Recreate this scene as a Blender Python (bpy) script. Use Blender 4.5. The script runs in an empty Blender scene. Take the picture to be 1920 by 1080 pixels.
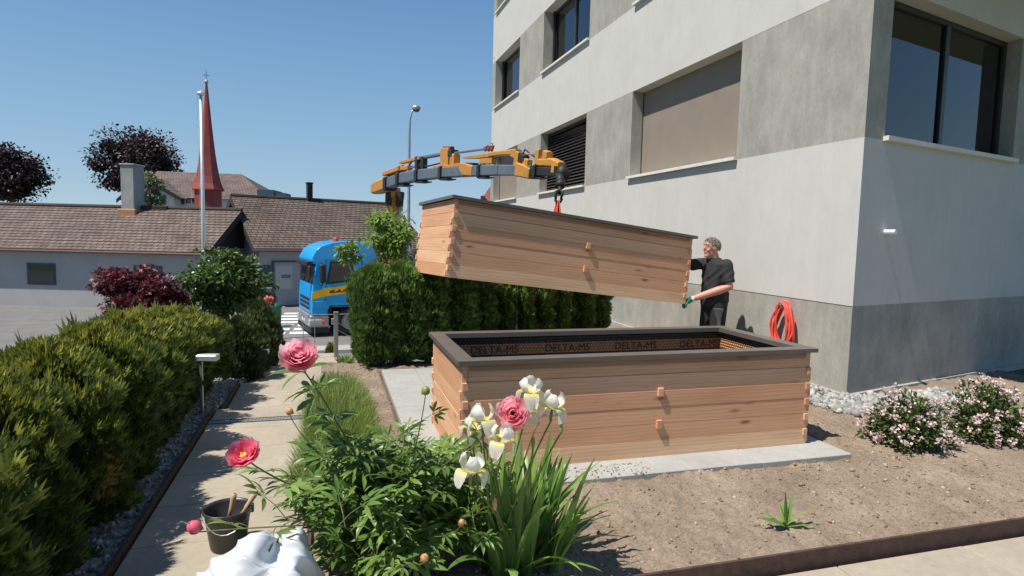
import bpy, bmesh, math, random
import numpy as np
from mathutils import Vector, Matrix, Euler
R = math.radians
S = bpy.context.scene
COL = S.collection
rng = np.random.default_rng(7)
random.seed(7)

# ------------------------------------------------------------------ camera numbers
FPX = 1153.68
CAM = np.array([-0.876, -4.073, 1.656])
PITCH, ROLL, YAW = 0.0843, 0.0239, 0.2906
fw = np.array([math.sin(YAW)*math.cos(PITCH), math.cos(YAW)*math.cos(PITCH), -math.sin(PITCH)])
rt = np.array([math.cos(YAW), -math.sin(YAW), 0.0])
up = np.cross(rt, fw)
ca = math.cos(ROLL)*rt + math.sin(ROLL)*up
cb = -math.sin(ROLL)*rt + math.cos(ROLL)*up
def P(u, v, d):
    """a place seen in direction (u, v) of the photograph, d metres ahead"""
    return CAM + (fw + ca*(u-960)/FPX - cb*(v-540)/FPX)*d
def G(u, v, z):
    r = fw + ca*(u-960)/FPX - cb*(v-540)/FPX
    return CAM + r*((z-CAM[2])/r[2])

cam = bpy.data.cameras.new('camera'); co = bpy.data.objects.new('camera', cam); COL.objects.link(co)
cam.sensor_width = 36; cam.lens = FPX/1920*36; cam.clip_start = 0.05; cam.clip_end = 6000
m = Matrix(((ca[0], cb[0], -fw[0], CAM[0]), (ca[1], cb[1], -fw[1], CAM[1]), (ca[2], cb[2], -fw[2], CAM[2]), (0, 0, 0, 1)))
co.matrix_world = m
S.camera = co

# ------------------------------------------------------------------ light
SUN = np.array([0.53, 0.142, -1.0]); SUN /= np.linalg.norm(SUN)
w = bpy.data.worlds.new('World'); S.world = w; w.use_nodes = True
nt = w.node_tree; nt.nodes.clear()
sky = nt.nodes.new('ShaderNodeTexSky'); sky.sky_type = 'NISHITA'; sky.sun_disc = False
elev = math.asin(-SUN[2]); sky.sun_elevation = elev
sky.sun_rotation = math.atan2(-SUN[0], -SUN[1])
sky.altitude = 500; sky.air_density = 1.0; sky.dust_density = 0.0; sky.ozone_density = 2.0
bg = nt.nodes.new('ShaderNodeBackground'); bg.inputs[1].default_value = 0.096
wo = nt.nodes.new('ShaderNodeOutputWorld')
# a clear blue sky: the physical sky blended with a plain height gradient
tc_ = nt.nodes.new('ShaderNodeTexCoord'); sp_ = nt.nodes.new('ShaderNodeSeparateXYZ'); nt.links.new(tc_.outputs['Generated'], sp_.inputs[0])
rm_ = nt.nodes.new('ShaderNodeValToRGB'); el = rm_.color_ramp.elements; el.new(.2); el.new(.5)
for e_, (p_, c_) in zip(el, ((0, (3.0, 4.25, 5.35)), (.16, (1.95, 3.45, 5.1)), (.40, (.80, 2.05, 4.25)), (1, (.22, .75, 2.0)))): e_.position = p_; e_.color = (*[x/6 for x in c_], 1)
nt.links.new(sp_.outputs[2], rm_.inputs[0])
sc_ = nt.nodes.new('ShaderNodeMix'); sc_.data_type = 'RGBA'; sc_.blend_type = 'MULTIPLY'; sc_.inputs[0].default_value = 1; sc_.inputs[7].default_value = (6, 6, 6, 1); nt.links.new(rm_.outputs[0], sc_.inputs[6])
tm = nt.nodes.new('ShaderNodeMix'); tm.data_type = 'RGBA'; tm.inputs[0].default_value = .85; nt.links.new(sky.outputs[0], tm.inputs[6]); nt.links.new(sc_.outputs[2], tm.inputs[7]); nt.links.new(tm.outputs[2], bg.inputs[0])
nt.links.new(bg.outputs[0], wo.inputs[0])
sl = bpy.data.lights.new('sun', 'SUN'); sl.energy = 4.7; sl.angle = R(0.55); sl.color = (1, .94, .84)
so = bpy.data.objects.new('sun', sl); COL.objects.link(so)
so.rotation_euler = Vector(SUN).to_track_quat('-Z', 'Y').to_euler(); so.location = (-10, -5, 30)
S.view_settings.view_transform = 'Standard'; S.view_settings.look = 'None'
S.view_settings.exposure = 0.42; S.view_settings.gamma = 1

# ------------------------------------------------------------------ materials
MATS = {}
def nodes(name):
    mt = bpy.data.materials.new(name); mt.use_nodes = True
    t = mt.node_tree; t.nodes.clear()
    o = t.nodes.new('ShaderNodeOutputMaterial'); b = t.nodes.new('ShaderNodeBsdfPrincipled')
    t.links.new(b.outputs[0], o.inputs[0])
    MATS[name] = mt
    return mt, t, b, o
def N(t, typ, **k):
    n = t.nodes.new(typ)
    for a, v in k.items(): setattr(n, a, v)
    return n
def ramp(t, fac, stops):
    r = N(t, 'ShaderNodeValToRGB'); e = r.color_ramp.elements
    while len(e) < len(stops): e.new(0.5)
    for i, (p, c) in enumerate(stops):
        e[i].position = p; e[i].color = (*c, 1) if len(c) == 3 else c
    t.links.new(fac, r.inputs[0]); return r.outputs[0]
def noise(t, vec, scale, detail=4, rough=.55):
    n = N(t, 'ShaderNodeTexNoise'); n.inputs['Scale'].default_value = scale
    n.inputs['Detail'].default_value = detail; n.inputs['Roughness'].default_value = rough
    t.links.new(vec, n.inputs['Vector']); return n.outputs['Fac']
def coords(t, sc=(1, 1, 1), kind='Object'):
    c = N(t, 'ShaderNodeTexCoord'); mp = N(t, 'ShaderNodeMapping')
    mp.inputs['Scale'].default_value = sc
    t.links.new(c.outputs[kind], mp.inputs[0]); return mp.outputs[0]
def math_n(t, op, a, b=None):
    n = N(t, 'ShaderNodeMath', operation=op)
    for i, x in enumerate((a, b)):
        if x is None: continue
        if isinstance(x, (int, float)): n.inputs[i].default_value = x
        else: t.links.new(x, n.inputs[i])
    return n.outputs[0]
def mixc(t, fac, a, b, mode='MIX'):
    n = N(t, 'ShaderNodeMix', data_type='RGBA', blend_type=mode)
    if isinstance(fac, (int, float)): n.inputs[0].default_value = fac
    else: t.links.new(fac, n.inputs[0])
    for i, x in ((6, a), (7, b)):
        if isinstance(x, tuple): n.inputs[i].default_value = (*x, 1)
        else: t.links.new(x, n.inputs[i])
    return n.outputs[2]
def bump(t, b, h, strength, dist=.01):
    n = N(t, 'ShaderNodeBump'); n.inputs['Strength'].default_value = strength; n.inputs['Distance'].default_value = dist
    t.links.new(h, n.inputs['Height']); t.links.new(n.outputs[0], b.inputs['Normal'])
def attr(t, name='rnd'):
    a = N(t, 'ShaderNodeAttribute'); a.attribute_name = name; return a.outputs['Fac']

def plain(name, col, rough=.6, var=.18, scale=6, bmp=0, bscale=60, metal=0, sc=(1, 1, 1), spec=.5, coat=0):
    mt, t, b, o = nodes(name)
    v = coords(t, sc)
    f = noise(t, v, scale, 5)
    lo = tuple(c*(1-var) for c in col); hi = tuple(min(1, c*(1+var)) for c in col)
    t.links.new(ramp(t, f, [(.3, lo), (.7, hi)]), b.inputs['Base Color'])
    b.inputs['Roughness'].default_value = rough; b.inputs['Metallic'].default_value = metal
    b.inputs['Specular IOR Level'].default_value = spec
    if coat: b.inputs['Coat Weight'].default_value = coat; b.inputs['Coat Roughness'].default_value = .08
    if bmp: bump(t, b, noise(t, v, bscale, 3), bmp)
    return mt

def leafmat(name, stops, trans=.35, rough=.45, patch=0.0, tcol=None):
    """leaf colour by a random number per leaf, partly see-through to the light"""
    mt, t, b, o = nodes(name)
    f = attr(t)
    c = ramp(t, f, stops)
    if patch:
        n = noise(t, coords(t), 3.0, 3)
        c = mixc(t, math_n(t, 'MULTIPLY', ramp(t, n, [(.45, (0, 0, 0)), (.7, (1, 1, 1))]), patch), c, stops[-1][1])
    t.links.new(c, b.inputs['Base Color']); b.inputs['Roughness'].default_value = rough
    tr = N(t, 'ShaderNodeBsdfTranslucent'); t.links.new(c if tcol is None else mixc(t, 1.0, c, tcol, 'MULTIPLY'), tr.inputs[0])
    ms = N(t, 'ShaderNodeMixShader'); ms.inputs[0].default_value = trans
    t.links.new(b.outputs[0], ms.inputs[1]); t.links.new(tr.outputs[0], ms.inputs[2]); t.links.new(ms.outputs[0], o.inputs[0])
    return mt

def wood():
    mt, t, b, o = nodes('larch wood')
    r = attr(t)
    c = N(t, 'ShaderNodeTexCoord')
    sh = N(t, 'ShaderNodeCombineXYZ'); t.links.new(math_n(t, 'MULTIPLY', r, 37.0), sh.inputs[0]); t.links.new(math_n(t, 'MULTIPLY', r, 11.0), sh.inputs[2])
    ad = N(t, 'ShaderNodeVectorMath', operation='ADD'); t.links.new(c.outputs['Object'], ad.inputs[0]); t.links.new(sh.outputs[0], ad.inputs[1])
    def mp(s):
        q_ = N(t, 'ShaderNodeMapping'); q_.inputs['Scale'].default_value = s; t.links.new(ad.outputs[0], q_.inputs[0]); return q_.outputs[0]
    base = ramp(t, r, [(0, (.58, .305, .17)), (.3, (.73, .455, .275)), (.5, (.61, .325, .19)), (.75, (.76, .50, .31)), (1, (.63, .335, .195))])
    g1 = noise(t, mp((.9, .9, 15)), 2.2, 5, .55)
    g2 = noise(t, mp((.7, .7, 5)), 1.5, 3, .5)
    wv = N(t, 'ShaderNodeTexWave', wave_type='BANDS', bands_direction='Z'); wv.inputs['Scale'].default_value = 9; wv.inputs['Distortion'].default_value = 7
    wv.inputs['Detail'].default_value = 2; wv.inputs['Detail Scale'].default_value = .7
    t.links.new(mp((.35, .35, 1.3)), wv.inputs['Vector'])
    grain = ramp(t, g1, [(.3, (.76, .66, .58)), (.62, (1.06, 1.05, 1.04))])
    cc = mixc(t, .26, base, grain, 'MULTIPLY')
    cc = mixc(t, .42, cc, ramp(t, wv.outputs['Fac'], [(0, (1.05, 1.05, 1.05)), (.75, (.97, .93, .90)), (1, (.76, .63, .54))]), 'MULTIPLY')
    cc = mixc(t, .5, cc, ramp(t, g2, [(.35, (.82, .74, .68)), (.65, (1.08, 1.08, 1.08))]), 'MULTIPLY')
    vo = N(t, 'ShaderNodeTexVoronoi'); vo.inputs['Scale'].default_value = 1.0; t.links.new(mp((2.6, 2.6, 8.5)), vo.inputs['Vector'])
    k = ramp(t, vo.outputs['Distance'], [(.07, (1, 1, 1)), (.13, (.35, .35, .35)), (.22, (0, 0, 0))])
    gate = math_n(t, 'GREATER_THAN', N(t, 'ShaderNodeSeparateColor').outputs[0], .2)
    sc_ = gate.node
    sep = [n for n in t.nodes if n.bl_idname == 'ShaderNodeSeparateColor'][0]; t.links.new(vo.outputs['Color'], sep.inputs[0])
    kk = math_n(t, 'MULTIPLY', k, gate)
    cc = mixc(t, math_n(t, 'MULTIPLY', kk, .8), cc, (.13, .055, .03))
    t.links.new(cc, b.inputs['Base Color']); b.inputs['Roughness'].default_value = .62; b.inputs['Specular IOR Level'].default_value = .3
    bump(t, b, g1, .12, .003)
    return mt

def concrete(name, lo, mid, hi, streak=.35, bmp=.12, fine=.4):
    mt, t, b, o = nodes(name)
    v = coords(t)
    a = noise(t, v, 1.3, 6, .62); d = noise(t, coords(t, (4, 4, 1.3)), 1.8, 6, .65); e = noise(t, v, 22, 6, .7)
    c = ramp(t, a, [(.3, lo), (.5, mid), (.72, hi)])
    c = mixc(t, streak, c, ramp(t, d, [(.32, tuple(x*.62 for x in mid)), (.5, mid), (.7, tuple(min(1, x*1.3) for x in hi))]))
    c = mixc(t, fine, c, ramp(t, e, [(.3, (.72, .72, .72)), (.6, (1.08, 1.08, 1.06))]), 'MULTIPLY')
    t.links.new(c, b.inputs['Base Color']); b.inputs['Roughness'].default_value = .85; b.inputs['Specular IOR Level'].default_value = .25
    bump(t, b, e, bmp, .006)
    return mt

def soilmat():
    mt, t, b, o = nodes('dry soil')
    v = coords(t)
    a = noise(t, v, 1.6, 5); e = noise(t, v, 55, 6, .7); g = noise(t, v, 210, 3, .7)
    c = ramp(t, a, [(.3, (.21, .162, .122)), (.55, (.285, .226, .174)), (.75, (.36, .294, .23))])
    c = mixc(t, .8, c, ramp(t, e, [(.3, (.52, .48, .45)), (.5, (1, 1, 1)), (.7, (1.35, 1.32, 1.28))]), 'MULTIPLY')
    c = mixc(t, .5, c, ramp(t, g, [(.35, (.7, .68, .66)), (.65, (1.2, 1.2, 1.2))]), 'MULTIPLY')
    t.links.new(c, b.inputs['Base Color']); b.inputs['Roughness'].default_value = .95; b.inputs['Specular IOR Level'].default_value = .15
    bump(t, b, e, .9, .012)
    return mt

def roofmat(name, lo, hi):
    mt, t, b, o = nodes(name)
    br = N(t, 'ShaderNodeTexBrick'); br.inputs['Scale'].default_value = 1
    br.inputs['Brick Width'].default_value = .28; br.inputs['Row Height'].default_value = .36; br.inputs['Mortar Size'].default_value = .022
    br.inputs['Color1'].default_value = (*lo, 1); br.inputs['Color2'].default_value = (*hi, 1); br.inputs['Mortar'].default_value = (*[x*.35 for x in lo], 1)
    t.links.new(coords(t, (1, 1, 1), 'UV'), br.inputs['Vector'])
    n = noise(t, coords(t), .9, 6, .65)
    c = mixc(t, .75, br.outputs['Color'], ramp(t, n, [(.3, (.6, .58, .58)), (.65, (1.25, 1.2, 1.15))]), 'MULTIPLY')
    t.links.new(c, b.inputs['Base Color']); b.inputs['Roughness'].default_value = .85
    bump(t, b, br.outputs['Fac'], -.6, .03)
    return mt

def liner():
    mt, t, b, o = nodes('dimpled membrane')
    c = N(t, 'ShaderNodeTexCoord'); s = N(t, 'ShaderNodeSeparateXYZ'); t.links.new(c.outputs['Object'], s.inputs[0])
    h = math_n(t, 'ADD', s.outputs[0], s.outputs[1])
    a = math_n(t, 'ADD', math_n(t, 'MULTIPLY', h, 210.0), math_n(t, 'MULTIPLY', s.outputs[2], 120))
    d1 = math_n(t, 'SINE', a); d2 = math_n(t, 'SINE', math_n(t, 'MULTIPLY', s.outputs[2], 240.0))
    d = math_n(t, 'MULTIPLY', math_n(t, 'ADD', d1, 1.0), math_n(t, 'ADD', d2, 1.0))
    band = math_n(t, 'MULTIPLY', math_n(t, 'GREATER_THAN', s.outputs[2], .595), math_n(t, 'LESS_THAN', s.outputs[2], .690))
    dim = ramp(t, math_n(t, 'MULTIPLY', d, .25), [(.1, (.34, .34, .34)), (.5, (1.3, 1.3, 1.3))])
    cc = mixc(t, band, (.035, .032, .032), (.58, .275, .11))
    cc = mixc(t, .75, cc, dim, 'MULTIPLY')
    t.links.new(cc, b.inputs['Base Color']); b.inputs['Roughness'].default_value = .32
    bump(t, b, d, .8, .006)
    return mt

M_wood = wood()
M_rim = plain('brown coated metal', (.115, .095, .082), .42, .1, 4, .05, 200)
M_liner = liner()
M_ink = plain('black print', (.035, .022, .016), .6, .1)
M_white = concrete('white render', (.52, .51, .48), (.55, .54, .51), (.575, .565, .535), .10, .015, .07)
M_conc = concrete('raw concrete', (.275, .264, .235), (.345, .332, .298), (.42, .405, .365), .25, .10)
M_sill = concrete('pale sill concrete', (.62, .60, .55), (.70, .68, .63), (.76, .74, .70), .1, .05)
M_blind = plain('taupe blind fabric', (.24, .20, .16), .75, .05, 3, .03, 300)
M_louver = plain('dark louvre metal', (.055, .05, .047), .4, .08)
M_frame = plain('dark bronze frame', (.035, .033, .032), .35, .08)
M_dark = plain('dark room', (.05, .05, .05), .9, .1)
M_room = plain('pale room wall', (.55, .53, .5), .9, .06)
M_curtain = plain('green grey curtain', (.30, .33, .28), .8, .2, 9, .1, 40, sc=(1, 14, .3))
M_soil = soilmat()
M_paver = concrete('pale concrete slab', (.31, .308, .295), (.36, .357, .342), (.40, .397, .38), .12, .08)
M_path = concrete('beige path slab', (.30, .262, .205), (.365, .318, .252), (.42, .37, .295), .14, .10)
M_joint = plain('joint sand', (.16, .13, .10), .95, .2)
M_corten = plain('rusty steel', (.072, .038, .027), .75, .35, 14, .2, 90)
M_asph = plain('asphalt', (.16, .155, .15), .9, .15, 2, .2, 120)
M_grassland = plain('rough grass', (.075, .09, .035), .95, .35, 1.2, .4, 30)
M_gravel = plain('grey gravel', (.30, .285, .265), .9, .5, 18, .5, 60)
M_stone = leafmat('crushed limestone', [(0, (.20, .20, .19)), (.5, (.33, .325, .305)), (1, (.47, .455, .43))], 0.0, .85)
M_peb = leafmat('soil crumbs', [(0, (.18, .128, .086)), (.6, (.28, .205, .14)), (.95, (.38, .30, .22)), (1, (.50, .45, .38))], 0.0, .95)
M_bark = plain('bark', (.12, .085, .06), .9, .35, 14, .5, 40, sc=(1, 1, .2))
M_galv = plain('galvanised steel', (.42, .43, .44), .45, .12, 8, 0, metal=.7)
M_alu = plain('brushed aluminium', (.66, .67, .68), .38, .06, metal=.55)
M_whitep = plain('white paint', (.78, .78, .77), .45, .05)
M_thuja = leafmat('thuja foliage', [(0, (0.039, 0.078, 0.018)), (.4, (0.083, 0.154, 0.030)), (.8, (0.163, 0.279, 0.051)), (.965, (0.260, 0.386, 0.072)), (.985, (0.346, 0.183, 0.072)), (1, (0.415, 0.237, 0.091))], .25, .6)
M_thujay = leafmat('sunny thuja foliage', [(0, (0.020, 0.034, 0.008)), (.35, (0.067, 0.099, 0.016)), (.6, (0.162, 0.196, 0.029)), (.8, (0.325, 0.336, 0.050)), (.975, (0.470, 0.437, 0.078)), (1, (0.314, 0.134, 0.056))], .32, .6)  # dark to yellow steps carry painted shaded sides and sunlit tops
M_thujad = leafmat('deep green thuja foliage', [(0, (0.020, 0.033, 0.010)), (.5, (0.050, 0.075, 0.018)), (1, (0.119, 0.150, 0.035))], .22, .6)
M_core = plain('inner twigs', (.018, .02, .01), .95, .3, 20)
M_peony = leafmat('peony leaf', [(0, (0.070, 0.128, 0.029)), (.45, (0.133, 0.228, 0.049)), (.8, (0.217, 0.329, 0.073)), (.97, (0.337, 0.429, 0.098)), (1, (0.505, 0.443, 0.098))], .32, .38)
M_pstem = plain('peony stem', (.13, .15, .045), .5, .3, 20)
M_iris = leafmat('iris leaf', [(0, (0.099, 0.189, 0.041)), (.5, (0.192, 0.332, 0.075)), (1, (0.333, 0.488, 0.122))], .35, .4)
M_irisp = leafmat('iris petal', [(0, (.62, .50, .06)), (.25, (.78, .68, .20)), (.5, (.86, .83, .62)), (.75, (.89, .88, .80)), (1, (.88, .87, .82))], .45, .5)
M_pinkA = leafmat('coral pink petal', [(0, (.95, .40, .50)), (.5, (.96, .52, .60)), (1, (.97, .70, .74))], .68, .5)
M_pinkB = leafmat('hot pink petal', [(0, (.90, .20, .33)), (.5, (.93, .30, .43)), (1, (.95, .48, .57))], .62, .5)
M_stamen = plain('yellow stamens', (.80, .45, .06), .7, .3, 60)
M_bud = leafmat('pink bud petal', [(0, (.70, .08, .14)), (1, (.85, .17, .24))], .15, .45)
M_budo = leafmat('apricot bud', [(0, (.62, .25, .10)), (1, (.75, .40, .18))], .15, .45)
M_budg = leafmat('green bud', [(0, (.28, .30, .07)), (1, (.36, .34, .10))], .15, .45)
M_grassb = leafmat('fine grass', [(0, (0.099, 0.165, 0.033)), (.5, (0.198, 0.297, 0.061)), (.9, (0.330, 0.418, 0.110)), (1, (0.550, 0.506, 0.220))], .35, .6)
M_maple = leafmat('red maple leaf', [(0, (.035, .008, .012)), (.55, (.09, .015, .024)), (1, (.30, .055, .075))], .30, .5)
M_beech = leafmat('copper beech leaf', [(0, (.022, .013, .016)), (.6, (.05, .026, .03)), (1, (.10, .052, .055))], .15, .5)
M_tree = leafmat('broad tree leaf', [(0, (.030, .055, .015)), (.5, (.070, .125, .030)), (.85, (.14, .215, .055)), (1, (.32, .40, .16))], .25, .32)
M_young = leafmat('fresh leaf', [(0, (.12, .19, .04)), (.5, (.22, .34, .07)), (1, (.38, .50, .13))], .45, .45)
M_hazy = leafmat('muted leaf', [(0, (.10, .14, .06)), (1, (.22, .26, .12))], .2, .6)
M_pale = leafmat('pale pink floret', [(0, (.62, .42, .42)), (.5, (.76, .60, .58)), (1, (.84, .76, .73))], .3, .6)
M_shrub = leafmat('shrub leaf', [(0, (.05, .08, .02)), (1, (.14, .20, .05))], .3, .5)
M_blue = plain('bright blue paint', (.003, .38, .88), .28, .04, 3, coat=.5)
M_yellow = plain('yellow paint', (.88, .56, .015), .35, .05, coat=.3)
M_cry = plain('crane yellow paint', (.50, .225, .03), .5, .18, 9)
M_steel = plain('dark blue grey steel', (.105, .13, .16), .45, .15, 5)
M_black = plain('black rubber', (.015, .015, .016), .6, .2)
M_glass = plain('dark window glass', (.02, .028, .03), .06, .1, spec=.8)
def glassmat():
    mt, t, b, o = nodes('window pane glass'); t.nodes.remove(b)
    tr = N(t, 'ShaderNodeBsdfTransparent'); tr.inputs[0].default_value = (.50, .56, .55, 1)
    gl = N(t, 'ShaderNodeBsdfGlossy'); gl.inputs['Roughness'].default_value = .01; gl.inputs[0].default_value = (.95, .97, 1, 1)
    fr = N(t, 'ShaderNodeFresnel'); fr.inputs[0].default_value = 1.9
    ms = N(t, 'ShaderNodeMixShader'); t.links.new(fr.outputs[0], ms.inputs[0]); t.links.new(tr.outputs[0], ms.inputs[1]); t.links.new(gl.outputs[0], ms.inputs[2]); t.links.new(ms.outputs[0], o.inputs[0])
    return mt
M_pane = glassmat()
M_strap = plain('orange red strap', (.78, .10, .035), .7, .15, 20)
M_hose = plain('coral red hose', (.72, .085, .055), .42, .1, 10)
M_skin = plain('skin', (.50, .245, .17), .5, .12, 14, .05, 90)
M_hair = plain('grey brown hair', (.15, .13, .115), .8, .4, 40, .6, 90)
M_shirt = plain('black shirt cloth', (.018, .020, .023), .85, .25, 12, .3, 30)
M_trous = plain('black work trouser cloth', (.014, .014, .016), .85, .25, 12, .3, 30)
M_greyc = plain('grey cloth panel', (.085, .088, .095), .85, .1)
M_glove = plain('green glove', (.004, .16, .085), .7, .15, 30, .2, 60)
M_bucket = plain('black plastic', (.032, .033, .035), .4, .2, 10)
M_handle = plain('worn ash handle', (.50, .34, .20), .6, .15, 8, sc=(8, 8, 1))
M_bag = plain('white woven plastic', (.60, .62, .65), .42, .05, 6, .06, 220)
M_tileL = roofmat('brown roof tiles', (.135, .10, .088), (.19, .145, .128))
M_tileR = roofmat('grey brown roof tiles', (.115, .085, .073), (.165, .125, .105))
M_tileH = roofmat('muted brown roof tiles', (.155, .115, .105), (.20, .15, .135))
M_tileX = roofmat('red roof tiles', (.26, .08, .06), (.36, .12, .08))
M_barn = plain('grey render', (.36, .36, .37), .9, .06, 1.2, .05, 60)
M_barnd = plain('grey painted door', (.30, .315, .34), .6, .05)
M_pale_w = plain('pale render', (.55, .57, .54), .9, .06)
M_shutter = plain('blue grey shutter', (.04, .075, .11), .6, .1)
M_verge = plain('dark boards and gable shade', (.022, .020, .020), .9, .3, 6)
M_spire = plain('red painted shingles', (.27, .045, .032), .7, .16, 3, .3, 14)
M_tower = plain('dark red boards', (.24, .045, .035), .7, .15, 5)
M_chim = concrete('grey chimney render', (.24, .25, .245), (.31, .315, .31), (.38, .38, .37), .2, .05)

# ------------------------------------------------------------------ mesh builder
class MB:
    def __init__(s): s.v = []; s.f = []; s.r = []; s.uv = {}
    def add(s, vs, fs, r=None, M=None):
        o = len(s.v); r = random.random() if r is None else r
        for v in vs:
            v = Vector(v)
            s.v.append(tuple(M @ v) if M is not None else tuple(v))
        if isinstance(r, (list, tuple, np.ndarray)): s.r += [float(x) for x in r]
        else: s.r += [r]*len(vs)
        s.f += [tuple(i+o for i in f) for f in fs]
    def box(s, x0, x1, y0, y1, z0, z1, ch=0, r=None, M=None):
        if ch <= 0:
            vs = [(x, y, z) for z in (z0, z1) for y in (y0, y1) for x in (x0, x1)]
            fs = [(0, 2, 3, 1), (4, 5, 7, 6), (0, 1, 5, 4), (2, 6, 7, 3), (0, 4, 6, 2), (1, 3, 7, 5)]
            s.add(vs, fs, r, M); return
        bm = bmesh.new(); bmesh.ops.create_cube(bm, size=1)
        for v in bm.verts: v.co = Vector(((x0+x1)/2+v.co.x*(x1-x0), (y0+y1)/2+v.co.y*(y1-y0), (z0+z1)/2+v.co.z*(z1-z0)))
        bmesh.ops.bevel(bm, geom=list(bm.edges), offset=ch, segments=1, affect='EDGES')
        s.bm(bm, r, M)
    def bm(s, bm, r=None, M=None):
        bm.verts.index_update(); s.add([v.co for v in bm.verts], [[v.index for v in f.verts] for f in bm.faces], r, M); bm.free()
    def tube(s, pts, rad, n=8, r=None, cap=True, flat=1.0):
        pts = [Vector(p) for p in pts]; k = len(pts)
        rad = list(rad) if hasattr(rad, '__len__') else [rad]*k
        vs = []; fs = []; prev = None
        for i, p in enumerate(pts):
            d = (pts[min(i+1, k-1)]-pts[max(i-1, 0)]); d = d.normalized() if d.length > 1e-9 else Vector((0, 0, 1))
            if prev is None:
                a = d.cross(Vector((0, 0, 1))); a = a.normalized() if a.length > .05 else Vector((1, 0, 0))
            else:
                a = prev - d*prev.dot(d); a = a.normalized() if a.length > 1e-6 else d.orthogonal().normalized()
            prev = a; b = d.cross(a)
            for j in range(n):
                t = 2*math.pi*j/n; vs.append(p+(a*math.cos(t)+b*math.sin(t)*flat)*rad[i])
        for i in range(k-1):
            for j in range(n):
                fs.append((i*n+j, i*n+(j+1) % n, (i+1)*n+(j+1) % n, (i+1)*n+j))
        if cap: fs.append(tuple(range(n-1, -1, -1))); fs.append(tuple((k-1)*n+j for j in range(n)))
        s.add(vs, fs, r)
    def lathe(s, prof, n=24, c=(0, 0, 0), r=None, M=None):
        vs = [(c[0]+q_*math.cos(2*math.pi*j/n), c[1]+q_*math.sin(2*math.pi*j/n), c[2]+z) for q_, z in prof for j in range(n)]
        fs = [(i*n+j, i*n+(j+1) % n, (i+1)*n+(j+1) % n, (i+1)*n+j) for i in range(len(prof)-1) for j in range(n)]
        s.add(vs, fs, r, M)
    def prism(s, poly, a0, a1, axis='y', r=None, M=None):
        """poly in the plane square to axis, extruded from a0 to a1"""
        k = len(poly)
        def pt(p, a): return {'y': (p[0], a, p[1]), 'x': (a, p[0], p[1]), 'z': (p[0], p[1], a)}[axis]
        vs = [pt(p, a0) for p in poly]+[pt(p, a1) for p in poly]
        fs = [tuple(range(k)), tuple(range(2*k-1, k-1, -1))]+[(i, i+k, (i+1) % k+k, (i+1) % k) for i in range(k)]
        s.add(vs, fs, r, M)
    def quad(s, a, b, c, d, r=None): s.add([a, b, c, d], [(0, 1, 2, 3)], r)
    def ball(s, c, rx, ry=None, rz=None, u=12, v=8, r=None):
        ry = ry or rx; rz = rz or rx
        prof = []
        vs = [(c[0], c[1], c[2]-rz)]
        for i in range(1, v):
            t = math.pi*i/v-math.pi/2
            for j in range(u):
                p = 2*math.pi*j/u; vs.append((c[0]+rx*math.cos(t)*math.cos(p), c[1]+ry*math.cos(t)*math.sin(p), c[2]+rz*math.sin(t)))
        vs.append((c[0], c[1], c[2]+rz)); L = len(vs)-1
        fs = [(0, 1+(j+1) % u, 1+j) for j in range(u)]
        for i in range(v-2):
            for j in range(u): fs.append((1+i*u+j, 1+i*u+(j+1) % u, 1+(i+1)*u+(j+1) % u, 1+(i+1)*u+j))
        fs += [(L, L-u+j, L-u+(j+1) % u) for j in range(u)]
        s.add(vs, fs, r)
    def build(s, name, mat, parent=None, smooth=False, world=False, fix=True):
        inv = Matrix.Identity(4)
        if world and parent is not None:
            q_ = parent; mm = Matrix.Identity(4)
            while q_ is not None: mm = q_.matrix_basis @ mm; q_ = q_.parent
            inv = mm.inverted()
        me = bpy.data.meshes.new(name)
        me.from_pydata([tuple(inv @ Vector(v)) for v in s.v] if world else s.v, [], s.f)
        a = me.attributes.new('rnd', 'FLOAT', 'POINT'); a.data.foreach_set('value', np.array(s.r, dtype=np.float32))
        if fix:
            bm = bmesh.new(); bm.from_mesh(me); bmesh.ops.recalc_face_normals(bm, faces=bm.faces); bm.to_mesh(me); bm.free()
        me.materials.append(mat)
        if smooth: me.polygons.foreach_set('use_smooth', [True]*len(me.polygons))
        o = bpy.data.objects.new(name, me); COL.objects.link(o)
        if parent is not None: o.parent = parent
        return o

def sharp(o, ang=40):
    me = o.data
    try: me.set_sharp_from_angle(angle=R(ang))
    except Exception: pass
    return o
def thing(name, label, cat, loc=(0, 0, 0), rz=0, group=None):
    o = bpy.data.objects.new(name, None); COL.objects.link(o); o.empty_display_size = .2
    o.location = loc; o.rotation_euler = (0, 0, rz); return tag(o, label, cat, group)
def tag(o, label, cat, group=None, kind=None):
    if label: o['label'] = label
    if cat: o['category'] = cat
    if group: o['group'] = group
    if kind: o['kind'] = kind
    return o
def struct(o, kind='structure'): o['kind'] = kind; return o
def dup(root, loc, rz=0, sc=1, label=None):
    c = root.copy(); COL.objects.link(c); c.location = loc; c.rotation_euler = (0, 0, rz)
    c.scale = (sc,)*3 if not hasattr(sc, '__len__') else sc
    if label: c['label'] = label
    def kids(a, b):
        for ch in [o for o in bpy.data.objects if o.parent == a]:
            d = ch.copy(); COL.objects.link(d); d.parent = b; kids(ch, d)
    kids(root, c); return c

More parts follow.
